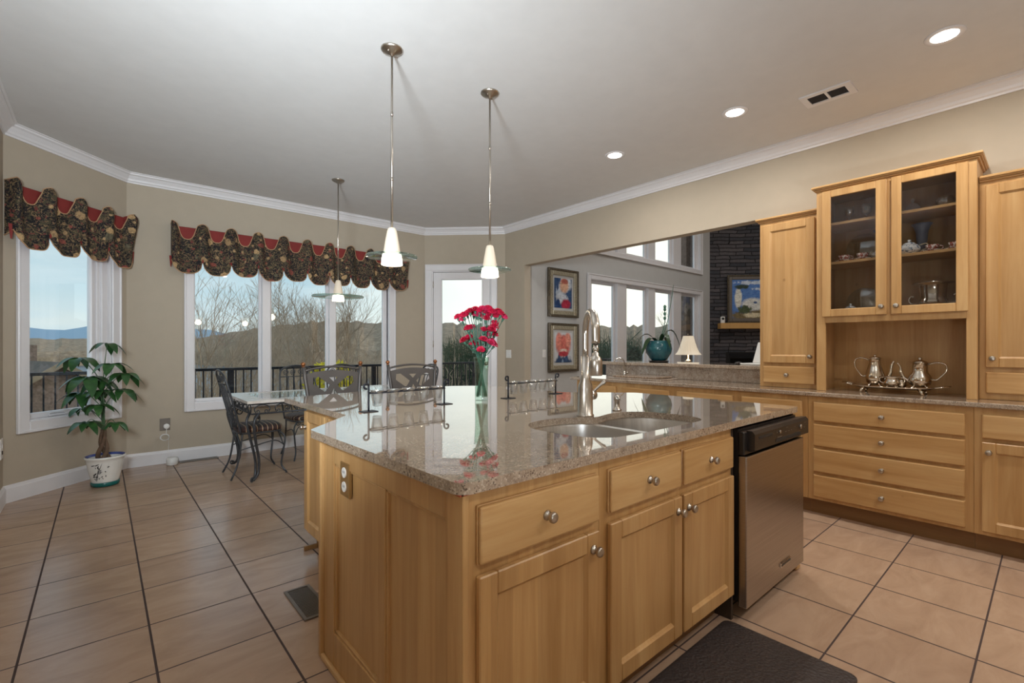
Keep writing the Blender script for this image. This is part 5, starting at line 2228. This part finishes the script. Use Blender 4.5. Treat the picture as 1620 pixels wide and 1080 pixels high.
def on_pot(a, z, lift=.0012):
    r = (.128 + (z - .05) * (.022 / .07) if z < .12 else .150 + (z - .12) * .22) * KP + lift
    return Vector((r * cos(a), r * sin(a), z))


A0 = -pi / 2 - .30


def stroke(a0, z0, a1, z1, w):
    n_ = 6
    L_, R_ = [], []
    dv = Vector((a1 - a0, (z1 - z0) / .15))
    if dv.length < 1e-6:
        return
    pn = Vector((-dv.y, dv.x)).normalized()
    for k in range(n_ + 1):
        f = k / n_
        ww = w * sin(pi * min(1, .12 + f * .88)) ** .8
        a, z = a0 + (a1 - a0) * f, z0 + (z1 - z0) * f
        L_.append(on_pot(a + pn.x * ww, z + pn.y * ww * .15))
        R_.append(on_pot(a - pn.x * ww, z - pn.y * ww * .15))
    b.grid([L_, R_])


stroke(A0 - .35, .065, A0 + .15, .225, .022)
stroke(A0 - .25, .07, A0 - .05, .20, .016)
for k in range(30):
    a = A0 + rnd.uniform(-.55, .45)
    z = .10 + rnd.uniform(-.03, .10)
    stroke(a, z, a + rnd.uniform(-.02, .26), z + rnd.uniform(-.018, .022), rnd.uniform(.016, .034))
b.build('painted_bamboo', 'ink', pot)
b = MB()
b.lathe([(0.0001, .236), (.06, .232), (.122, .226)], 32)
b.build('soil', 'soil', pt)
b = MB()
for k in range(3):
    pts = []
    for j in range(14):
        f = j / 13
        a = 2 * pi * k / 3 + f * 4.4
        rr = .034 * (1 - f) ** 1.3 + .011
        pts.append((rr * cos(a) - .015, rr * sin(a), .215 + f * .29))
    b.tube(pts, [.020 - .008 * j / 13 for j in range(14)], 9)
b.build('trunk', 'bark', pt)
# palmate leaves: (x along the picture plane, height, depth towards the camera, size)
RT = Vector((cos(radians(41.04)), -sin(radians(41.04)), 0))
FW = Vector((sin(radians(41.04)), cos(radians(41.04)), 0))
clusters = [(-.26, 1.15, .02, .19, 6), (0.0, 1.285, -.03, .15, 4), (.11, 1.10, .03, .17, 6), (-.055, .985, .12, .21, 6), (.23, 1.01, .0, .17, 6), (-.19, .84, .06, .20, 6), (.03, .735, .10, .16, 6), (-.30, .69, -.02, .13, 5), (-.075, .585, .12, .16, 7), (.15, .57, .03, .13, 6), (-.12, .95, -.05, .18, 6), (.12, .86, -.06, .17, 6), (.0, .86, .04, .17, 5)]
stems = MB()
lv = MB()
rnd = random.Random(3)
for (x, z, dpt, size, nl) in clusters:
    x *= .80
    hub = RT * (x - .005) + FW * (-dpt) + Vector((0, 0, z))
    stem0 = Vector((-.015 + rnd.uniform(-.012, .012), rnd.uniform(-.012, .012), .50 + min(.42, max(0, (z - .60) * .7))))
    midp = stem0.lerp(hub, .6) + Vector((0, 0, .03 + .03 * rnd.random()))
    stems.tube(spline([Vector((-.015, 0, .48)), stem0, midp, hub], 5), [.0055] * 5 + [.0036] * 5 + [.0026] * 6, 6)
    a0 = rnd.random() * 6
    out_dir = (RT * x - FW * dpt)
    for k in range(nl + 1):
        a = a0 + 2 * pi * k / (nl + 1)
        dv = (RT * cos(a) * .85 - FW * sin(a) * .9)
        dv = (dv + out_dir * 0.8).normalized()
        Ls = size * rnd.uniform(.80, 1.15)
        wdt = Ls * .215
        side = dv.cross(Vector((0, 0, 1))).normalized()
        dr_ = rnd.uniform(.55, 1.05)
        rows = []
        for j in range(9):
            f = j / 8
            droop = -Ls * (.30 * f + .42 * f * f) * dr_
            c = hub + dv * (Ls * (.03 + f * .86)) + Vector((0, 0, droop + Ls * .10 * sin(pi * f)))
            ww = wdt * (sin(pi * (f ** .95)) ** .8 if 0 < f < 1 else .02)
            rows.append([c - side * ww + Vector((0, 0, ww * .22)), c, c + side * ww + Vector((0, 0, ww * .22))])
        lv.grid(rows)
for v_ in lv.bm.verts:
    # keep the leaves off the angled wall and the window wall
    gap_ = ((PX + v_.co.x) - (PY + v_.co.y) + 6.10) / math.sqrt(2) - 0.045
    if gap_ < 0:
        v_.co.x -= gap_ * .7071
        v_.co.y += gap_ * .7071
    v_.co.y = min(v_.co.y, YW - 0.045 - PY)
stems.build('stems', 'stem_green', pt)
lv.build('foliage', 'plant_leaf', pt)


# ------------------------------------------------------------------ living-room things
def picture(name, label, cat, loc, rotz, w, h, art, fw=0.07, matw=0.055, fm='frame_silvergilt'):
    t = thing(name, label, cat, loc, rotz)
    b = MB()
    frame_rect(b, -w / 2, w / 2, -h / 2, h / 2, fw * .35, -0.045, -0.001, 0.006)
    b.build('frame', 'frame_dark', t)
    b = MB()
    frame_rect(b, -w / 2 + fw * .33, w / 2 - fw * .33, -h / 2 + fw * .33, h / 2 - fw * .33, fw * .70, -0.036, -0.001, 0.008)
    b.build('frame_inner', fm, t)
    if matw:
        b = MB()
        b.box(-w / 2 + fw, w / 2 - fw, -0.014, -0.002, -h / 2 + fw, h / 2 - fw)
        b.build('mount', 'living_paint', t)
    b = MB()
    k = fw + matw
    b.box(-w / 2 + k, w / 2 - k, -0.018, -0.0145 if matw else -0.004, -h / 2 + k, h / 2 - k)
    b.build('painting', art, t)
    return t


picture('framed_picture', 'framed print of a white and red poppy, the upper of two on the living-room wall', 'picture', (5.495, YLIV, 2.098), 0, 0.69, 0.755, 'art_poppy', 0.10, .045)
picture('framed_picture', 'framed print of a pink tulip, the lower of two on the living-room wall', 'picture', (5.500, YLIV, 1.245), 0, 0.69, 0.760, 'art_tulip', 0.10, .045)

# fireplace wall runs from FP at 45 degrees; local x along it
FR = -pi / 4


def fpw(s, out=0.0):
    return (FP[0] + .7071 * s - .7071 * out, FP[1] - .7071 * s - .7071 * out)


mx = fpw(0.17)
b = MB()
b.box(0.0, 2.1, -0.20, 0.0, 1.66, 1.785, 0.006)
o = b.build('mantel_shelf', 'mantel', loc=(mx[0], mx[1], 0), rotz=FR)
tag(o, 'pale wooden mantel shelf on the stone chimney wall', 'mantel')
pc = fpw(1.02)
picture('framed_painting', 'framed painting of white village houses under a blue sky over the mantel', 'painting', (pc[0] - .03, pc[1] - .03, 2.325), FR, 1.32, 1.07, 'art_village', 0.10, 0.0, 'grey_plate')
cm = fpw(0.245, 0.10)
t = thing('indoor_camera', 'small white camera with a round black lens on the mantel end', 'camera', (cm[0], cm[1], 1.7855), FR)
b = MB()
b.box(-.045, .045, -.025, .025, 0, .145, .012, 2)
b.build('body', 'white_plastic', t)
b = MB()
b.lathe([(0.0001, -.031), (.026, -.030), (.030, -.024)], 18, (0, 0, .10), axis='y')
b.build('lens', 'black_plastic', t)
fb = fpw(0.35)
t = thing('fireplace_insert', 'black fireplace insert in the stone wall behind the bar', 'fireplace', (fb[0], fb[1], 0), FR)
b = MB()
b.slab([(.004, .254), (1.846, .254), (1.846, 1.136), (.004, 1.136)], [[(.10, .33), (1.75, .33), (1.75, 1.0), (.10, 1.0)]], 0.01, 0.05, axis='y')
b.box(0.004, 1.846, 0.32, 0.34, .254, 1.136)
b.box(0.004, .02, 0.05, 0.32, .254, 1.136)
b.box(1.83, 1.846, 0.05, 0.32, .254, 1.136)
b.build('surround', 'firebox', t)
b = MB()
for k in range(4):
    b.box(.08, 1.77, 0.005, 0.012, 1.02 + k * .025, 1.03 + k * .025, .002)
b.build('louvre', 'black_metal', t)

# orchid in a blue pot on the bar ledge
op = thing('potted_orchid', 'drooping orchid in a blue-green glazed pot on the bar ledge', 'potted plant', (4.80, 2.965, 1.0805))
b = MB()
b.lathe([(0.0001, 0.0), (.098, 0.0), (.112, .008), (.110, .016), (.085, .018), (0.0001, .018)], 30)
b.build('saucer', 'black_plastic', op)
b = MB()
b.lathe([(0.0001, .0185), (.075, .0185), (.098, .04), (.135, .10), (.146, .15), (.138, .20), (.125, .225), (.134, .24), (.130, .243), (.115, .232), (.112, .20), (0.0001, .19)], 36)
b.build('pot', 'blue_pot_glaze', op)
b = MB()
for (a, Lf, up_) in ((2.6, .34, .10), (3.4, .36, .16), (4.2, .24, .05), (0.1, .30, .20), (5.6, .30, .12), (1.2, .24, .14), (4.9, .28, .08)):
    dv = RT * cos(a) - FW * sin(a)
    side = dv.cross(Vector((0, 0, 1))).normalized()
    rows = []
    for j in range(9):
        f = j / 8
        c = dv * (.02 + Lf * f * .75) + Vector((0, 0, .215 + up_ * sin(pi * f * .8) - Lf * .62 * f * f))
        ww = .036 * (sin(pi * min(1, .1 + f * .9)) ** .6 if f < 1 else .05)
        rows.append([c - side * ww + Vector((0, 0, ww * .3)), c, c + side * ww + Vector((0, 0, ww * .3))])
    b.grid(rows)
b.build('leaves', 'orchid_leaf', op)
b = MB()
b.tube(spline([(0, 0, .20), tuple(RT * .05 + Vector((0, 0, .36))), tuple(RT * .075 + Vector((0, 0, .50))), tuple(RT * .06 + Vector((0, 0, .62)))], 5), [.005, .003], 6)
b.tube(spline([(0, 0, .20), tuple(RT * .09 + Vector((0, 0, .42))), tuple(RT * .14 + Vector((0, 0, .68))), tuple(RT * .17 + Vector((0, 0, .88)))], 5), [.005, .0025], 6)
for z in (.50, .55, .60, .63):
    b.ball(tuple(RT * .07 + Vector((0, 0, z))), .016, 8, 1.4)
b.build('flower_spike', 'stem_dark', op)

# table lamp on a console beyond the half wall
lx, ly = 7.35, 3.99
ct_ = thing('console_table', 'narrow dark console table under the lit lamp, beyond the half wall', 'table', (lx, ly, 0), -.7)
b = MB()
b.box(-.55, .55, -.20, .20, .70, .74, .006)
b.build('tabletop', 'wood_h', ct_)
for sx in (-1, 1):
    for sy in (-1, 1):
        b = MB()
        b.box(sx * .50 - .02, sx * .50 + .02, sy * .16 - .02, sy * .16 + .02, 0, .6995, .003)
        b.build('leg', 'wood_v', ct_)
tl = thing('table_lamp', 'lit table lamp with a pleated bell shade and silver base', 'lamp', (lx, ly, .7405))
b = MB()
b.lathe([(0.0001, 0), (.085, 0), (.09, .012), (.05, .03), (.03, .06), (.05, .12), (.068, .17), (.05, .215), (.022, .235), (.05, .26), (.055, .28), (.03, .30), (.012, .32), (.010, .43)], 28)
b.build('lamp_base', 'silver', tl)
rows = []
for j in range(9):
    f = j / 8
    z = .385 + .31 * f
    r0 = .205 - .125 * (f ** .62)
    rows.append([(r0 * (1 + .018 * cos(24 * 2 * pi * k / 96)) * cos(2 * pi * k / 96), r0 * (1 + .018 * cos(24 * 2 * pi * k / 96)) * sin(2 * pi * k / 96), z) for k in range(96)])
b = MB()
b.grid(rows, closed=True)
b.build('lamp_shade', 'lit_lampshade', tl)
b = MB()
b.lathe([(.006, .66), (.006, .705), (.012, .715), (.012, .725), (0.0001, .735)], 12)
b.lathe([(.080, .694), (.076, .697), (.006, .697)], 24)
b.build('finial', 'silver', tl)
ld = bpy.data.lights.new('lamp_bulb', 'POINT')
ld.energy = 5
ld.color = (1, .82, .6)
ld.shadow_soft_size = .04
lo = bpy.data.objects.new('lamp_bulb', ld)
COL.objects.link(lo)
lo.parent = tl
lo.location = (0, 0, .52)

# white laptop standing open on the bar ledge next to the cabinet, and a mouse
lt = thing('laptop', 'white laptop standing open on the bar ledge beside the tall cabinet', 'laptop', (4.80, 1.86, 1.0805), radians(-100))
b = MB()
b.box(-.15, .15, -.11, .11, 0, .014, .004)
b.build('keyboard_base', 'white_plastic', lt)
b = MB()
b.box(-.15, .15, -.005, .005, 0, .22, .004)
for v in b.bm.verts:
    z = v.co.z
    v.co.y = v.co.y + .11 + z * .42
    v.co.z = .015 + z * .92
b.build('screen', 'white_plastic', lt)
b = MB()
b.lathe([(0.0001, 0), (.030, 0), (.032, .010), (.024, .022), (0.0001, .028)], 18, sx=1.4)
tag(b.build('computer_mouse', 'black_plastic', loc=(4.74, 2.045, 1.0805)), 'small dark computer mouse on the bar ledge beside the laptop', 'mouse')

# unseen lights added high in the living-room ceiling to brighten that room
for (x, y) in ((7.0, 3.2), (7.0, 0.2), (9.6, 1.6)):
    t = can_light(x, y, 'added unseen recessed light in the high living-room ceiling', LIVING_POWER / 3, 5.6)

# ------------------------------------------------------------------ outdoors
DKZ = -0.10
b = MB()
b.box(-6.0, 14.0, YW + .3, 8.9, DKZ - .2, DKZ)
b.box(4.9, 14.0, YLIV + .25, YW + .3, DKZ - .2, DKZ)
b.box(-6.0, -.9, -3, YW + .3, DKZ - .2, DKZ)
structure(b.build('terrace', 'deck_board'))

rl = thing('deck_railing', 'long black metal deck railing with thin balusters outside the windows', 'railing', (0, 8.8, 0))
b = MB()
b.box(-6.0, 14.0, -.028, .028, .872, .915, .004)
b.box(-6.0, 14.0, -.016, .016, DKZ + .09, DKZ + .12)
b.build('rail', 'black_metal', rl)
for k in range(9):
    x = -5.9 + k * 2.45 + .15
    b = MB()
    b.box(x - .035, x + .035, -.035, .035, DKZ + .0005, .871, .003)
    b.build('post', 'black_metal', rl)
b = MB()
for k in range(178):
    x = -5.95 + k * .112
    b.box(x - .009, x + .009, -.009, .009, DKZ + .12, .873)
bal = b.build('balusters', 'black_metal', rl)
bal['kind'] = 'stuff'


def terrain():
    """steep wooded slope below the deck, a lake, a wooded far shore"""
    b = MB()
    rows = []
    rnd_ = random.Random(2)
    for i in range(40):
        az = radians(-48 + i * 3.6)
        row = []
        for (r_, z_) in ((9, -3.2), (18, -4.5), (34, -6.5), (60, -8.0), (100, -8.8), (150, -9.3)):
            row.append((r_ * sin(az), r_ * cos(az), z_ + rnd_.uniform(-.25, .25)))
        rows.append(row)
    b.grid(rows)
    structure(b.build('ground', 'hillside'))
    b = MB()
    b.grid([[(r_ * sin(radians(a)), r_ * cos(radians(a)), -8.9) for r_ in (110, 900)] for a in range(-50, 95, 5)])
    structure(b.build('lake', 'lake'))
    # far shore ridge: height grows from the left window to the right
    b = MB()
    rows = []
    n_ = 300
    for i in range(n_):
        f = i / (n_ - 1)
        a = -48 + f * 140
        az = radians(a)
        if a < 8:
            top, dist = 1.25 + 420 * 8 / 747, 420
        else:
            top, dist = 0, 260
        g = max(0, min(1, (a - 6) / 12))
        dist = 420 + (230 - 420) * g
        pix = 9 + (38 - 9) * g - max(0, min(1, (a - 32) / 14)) * 6
        top = 1.25 + pix * dist / 747
        jag = rnd_.uniform(-.7, .9) * (1 if g > .5 else 1.0)
        row = []
        for k, (dd, hh) in enumerate(((0, -9), (6, -4), (14, .25), (40, .55), (70, .8), (100, 1.0), (130, .9))):
            z = hh if k < 2 else -4 + (top + 4) * hh + (jag if k > 2 else rnd_.uniform(-.6, .6))
            rr = dist - 70 + dd * .7
            row.append((rr * sin(az), rr * cos(az), z))
        rows.append(row)
    b.grid(rows, smooth=False)
    structure(b.build('far_shore_woods', 'winter_woods'))
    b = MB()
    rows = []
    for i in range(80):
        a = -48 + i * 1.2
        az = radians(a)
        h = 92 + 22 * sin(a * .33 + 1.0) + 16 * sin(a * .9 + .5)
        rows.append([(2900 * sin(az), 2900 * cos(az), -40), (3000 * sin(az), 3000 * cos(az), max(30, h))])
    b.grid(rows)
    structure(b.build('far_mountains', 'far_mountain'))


terrain()


def bare_tree(label, loc, H, seed, spread=0.55, r0=None, levels=5, lean=(0, 0)):
    rnd_ = random.Random(seed)
    b = MB()
    r0 = r0 or H * .0075

    def grow(p, d, L_, r, lev):
        q = p + d * L_
        mid = p.lerp(q, .5) + Vector((rnd_.uniform(-1, 1), rnd_.uniform(-1, 1), rnd_.uniform(-.3, .3))) * L_ * .06
        b.tube([p, mid, q], [r, r * .88, r * .76], 5 if lev < 2 else 3, caps=False)
        if lev >= levels:
            return

        def turn(amount):
            ax = Vector((rnd_.uniform(-1, 1), rnd_.uniform(-1, 1), rnd_.uniform(-.2, .3))).normalized()
            return (d + ax * amount + Vector((0, 0, .10))).normalized()

        # the leader carries on, side branches rise from it
        grow(q, turn(.20), L_ * rnd_.uniform(.76, .88), r * .74, lev + 1)
        for k in range(1 if lev == 0 else rnd_.choice((1, 2, 2))):
            grow(q, turn(spread * rnd_.uniform(1.1, 1.7)), L_ * rnd_.uniform(.66, .84), r * .56, lev + 1)
        if lev >= 1:
            grow(mid, turn(spread * 1.5), L_ * .65, r * .46, min(levels, lev + 2))

    grow(Vector((0, 0, 0)), Vector((lean[0], lean[1], 1)).normalized(), H * .225, r0, 0)
    o = b.build('bare_tree', 'tree_bark', loc=loc)
    tag(o, label, 'tree', 'bare winter trees outside the windows')
    return o


def at(az_px, dist, z):
    """ground point on the line of sight azimuth (degrees right of +Y)"""
    a = radians(az_px)
    return (dist * sin(a), dist * cos(a), z)


bare_tree('tall bare tree in the left pane of the three-pane window', at(8.6, 26, -5.5), 10.2, 4, .52, levels=7)
bare_tree('bare tree at the left edge of the three-pane window, branches leaning in', at(6.6, 22, -5.0), 9.4, 9, .60, levels=7, lean=(.06, 0))
bare_tree('slender bare tree beside the first mullion of the three-pane window', at(12.0, 32, -6.0), 9.6, 12, .45, levels=7)
bare_tree('broad bare tree in the middle pane of the three-pane window', at(16.2, 30, -6.0), 12.0, 21, .52, levels=7)
bare_tree('bare tree right of centre in the middle pane of the window', at(19.0, 34, -6.5), 12.2, 33, .50, levels=7)
bare_tree('pale bare tree in the right pane of the three-pane window', at(22.4, 30, -6.0), 11.6, 45, .48, levels=7)
bare_tree('bare tree seen through the right pane of the living-room window', at(58.8, 27, -5.5), 9.1, 51, .55, levels=7)
bare_tree('bare tree seen through the last pane of the living-room window', at(61.2, 30, -5.5), 9.0, 57, .55, levels=7)


def thicket():
    """uncountable young stems on the slope below the deck"""
    rnd_ = random.Random(8)
    b = MB()
    for k in range(900):
        a = radians(rnd_.uniform(-2, 36))
        d = rnd_.uniform(36, 100)
        x, y = d * sin(a), d * cos(a)
        h = rnd_.uniform(4, 8.5) * (0.5 + .5 * min(1, (math.degrees(a) + 2) / 8))
        lean_ = Vector((rnd_.uniform(-.12, .12), rnd_.uniform(-.12, .12), 1))
        p = Vector((x, y, -7.2 - d * .012))
        b.tube([p, p + lean_ * h * .5, p + lean_ * h + Vector((rnd_.uniform(-.5, .5), 0, 0))], [.07, .05, .015], 3, caps=False)
        for j in range(5):
            f = rnd_.uniform(.3, .95)
            q = p + lean_ * h * f
            b.tube([q, q + Vector((rnd_.uniform(-1, 1), rnd_.uniform(-1, 1), rnd_.uniform(.4, 1.4))) * h * .16], [.03, .01], 3, caps=False)
    o = b.build('thicket', 'tree_bark')
    tag(o, 'thicket of thin bare saplings on the slope beyond the deck railing', 'thicket', kind='stuff')


thicket()


def brush_row():
    """dark scrubby woods behind the living-room terrace"""
    rnd_ = random.Random(18)
    b = MB()
    for k in range(1300):
        a = radians(rnd_.uniform(33, 66))
        d = rnd_.uniform(45, 95)
        h = rnd_.uniform(6.6, 9.6)
        p = Vector((d * sin(a), d * cos(a), -6.6))
        b.tube([p, p + Vector((rnd_.uniform(-.3, .3), 0, h * .6)), p + Vector((rnd_.uniform(-.8, .8), 0, h))], [.09, .06, .02], 3, caps=False)
        for j in range(12):
            q = p + Vector((0, 0, h * rnd_.uniform(.2, .9)))
            b.tube([q, q + Vector((rnd_.uniform(-1, 1), rnd_.uniform(-1, 1), rnd_.uniform(.2, 1.0))) * h * .17], [.05, .012], 3, caps=False)
    o = b.build('scrub_woods', 'evergreen')
    tag(o, 'dark scrubby tree line seen through the living-room windows and the glass door', 'woods', kind='stuff')


brush_row()


def leafy(name, label, loc, r, h, mat, seed, cat, n=500, ls=.10):
    rnd_ = random.Random(seed)
    t = thing(name, label, cat, loc)
    b = MB()
    for k in range(n):
        u, v_ = rnd_.uniform(0, 2 * pi), rnd_.random()
        rr = r * (rnd_.random() ** .4)
        z = h * (.25 + .75 * v_)
        k_ = math.sqrt(max(.05, 1 - ((v_ - .45) / .58) ** 2))
        p = Vector((rr * k_ * cos(u), rr * k_ * sin(u), z))
        d1 = Vector((rnd_.uniform(-1, 1), rnd_.uniform(-1, 1), rnd_.uniform(-.2, 1))).normalized()
        d2 = d1.orthogonal().normalized()
        b.quad([p, p + d1 * ls * .5 + d2 * ls * .28, p + d1 * ls, p + d1 * ls * .5 - d2 * ls * .28])
    b.build('foliage', mat, t)
    b = MB()
    for k in range(6):
        a = k * 1.05
        b.tube([(0, 0, 0), (r * .35 * cos(a), r * .35 * sin(a), h * .5), (r * .6 * cos(a), r * .6 * sin(a), h * .8)], [.02, .015, .006], 5)
    b.build('stems', 'bark', t)
    return t


leafy('yellow_shrub', 'bright yellow-green shrub beyond the railing, behind the left bar stool', (4.25, 11.6, -3.5), .80, 4.34, 'bush_yellow', 6, 'shrub', 2600, .14)
leafy('evergreen_shrub', 'dark pointed evergreen outside the second living-room pane', (11.8, 8.1, DKZ), .40, 1.30, 'evergreen', 16, 'shrub', 700, .14)

# neighbouring house with a gabled roof, seen through the left window
hs = thing('neighbour_house', 'house with a brown shingled gable roof below the left window view', 'house', (-2.15, 26.5, -5.0), radians(18))
b = MB()
b.box(-3.2, 3.2, -3.2, 3.2, 0, 3.4)
b.prism([(-3.2, 3.4), (3.2, 3.4), (0, 5.6)], -3.2, 3.2, axis='y')
b.build('wall', 'brick_outside', hs)
b = MB()
for s_ in (-1, 1):
    b.prism([(0, 5.72), (s_ * 3.75, 3.12), (s_ * 3.75, 2.98), (0, 5.56)], -3.6, 3.6, axis='y')
b.build('roof', 'roof_shingle', hs)
b = MB()
for s_ in (-1, 1):
    b.prism([(0, 5.76), (s_ * 3.82, 3.12), (s_ * 3.82, 2.94), (0, 5.54)], -3.66, -3.601, axis='y')
b.build('gable_board', 'leaf_house', hs)
for x in (-1.5, 1.5):
    b = MB()
    b.box(x - .5, x + .5, -3.24, -3.19, 1.2, 2.5, .01)
    wf = b.build('window', 'leaf_house', hs)
    b = MB()
    b.box(x - .4, x + .4, -3.26, -3.241, 1.3, 2.4)
    b.build('pane', 'firebox', wf)
b = MB()
b.box(-.3, .3, .2, .8, 5.2, 6.35, .02)
b.build('chimney', 'brick_outside', hs)

# blue-grey hipped pavilion roof below the deck
pv = thing('garden_pavilion', 'garden pavilion with a blue-grey hipped roof below the deck railing', 'pavilion', (4.75, 18.9, -4.4), radians(10))
b = MB()
b.lathe([(3.0, 2.55), (2.95, 2.60), (0.0001, 4.0)], 4, smooth=False)
b.build('roof', 'umbrella_blue', pv)
for sx in (-1, 1):
    for sy in (-1, 1):
        b = MB()
        b.box(sx * 1.75 - .08, sx * 1.75 + .08, sy * 1.75 - .08, sy * 1.75 + .08, 0, 2.56)
        b.build('post', 'leaf_house', pv)

# masonry wing of the house outside the living-room windows
b = MB()
b.box(9.86, 10.3, YLIV + .30, YLIV + .62, DKZ, 5.6)
structure(b.build('wall_exterior', 'brick_outside'))
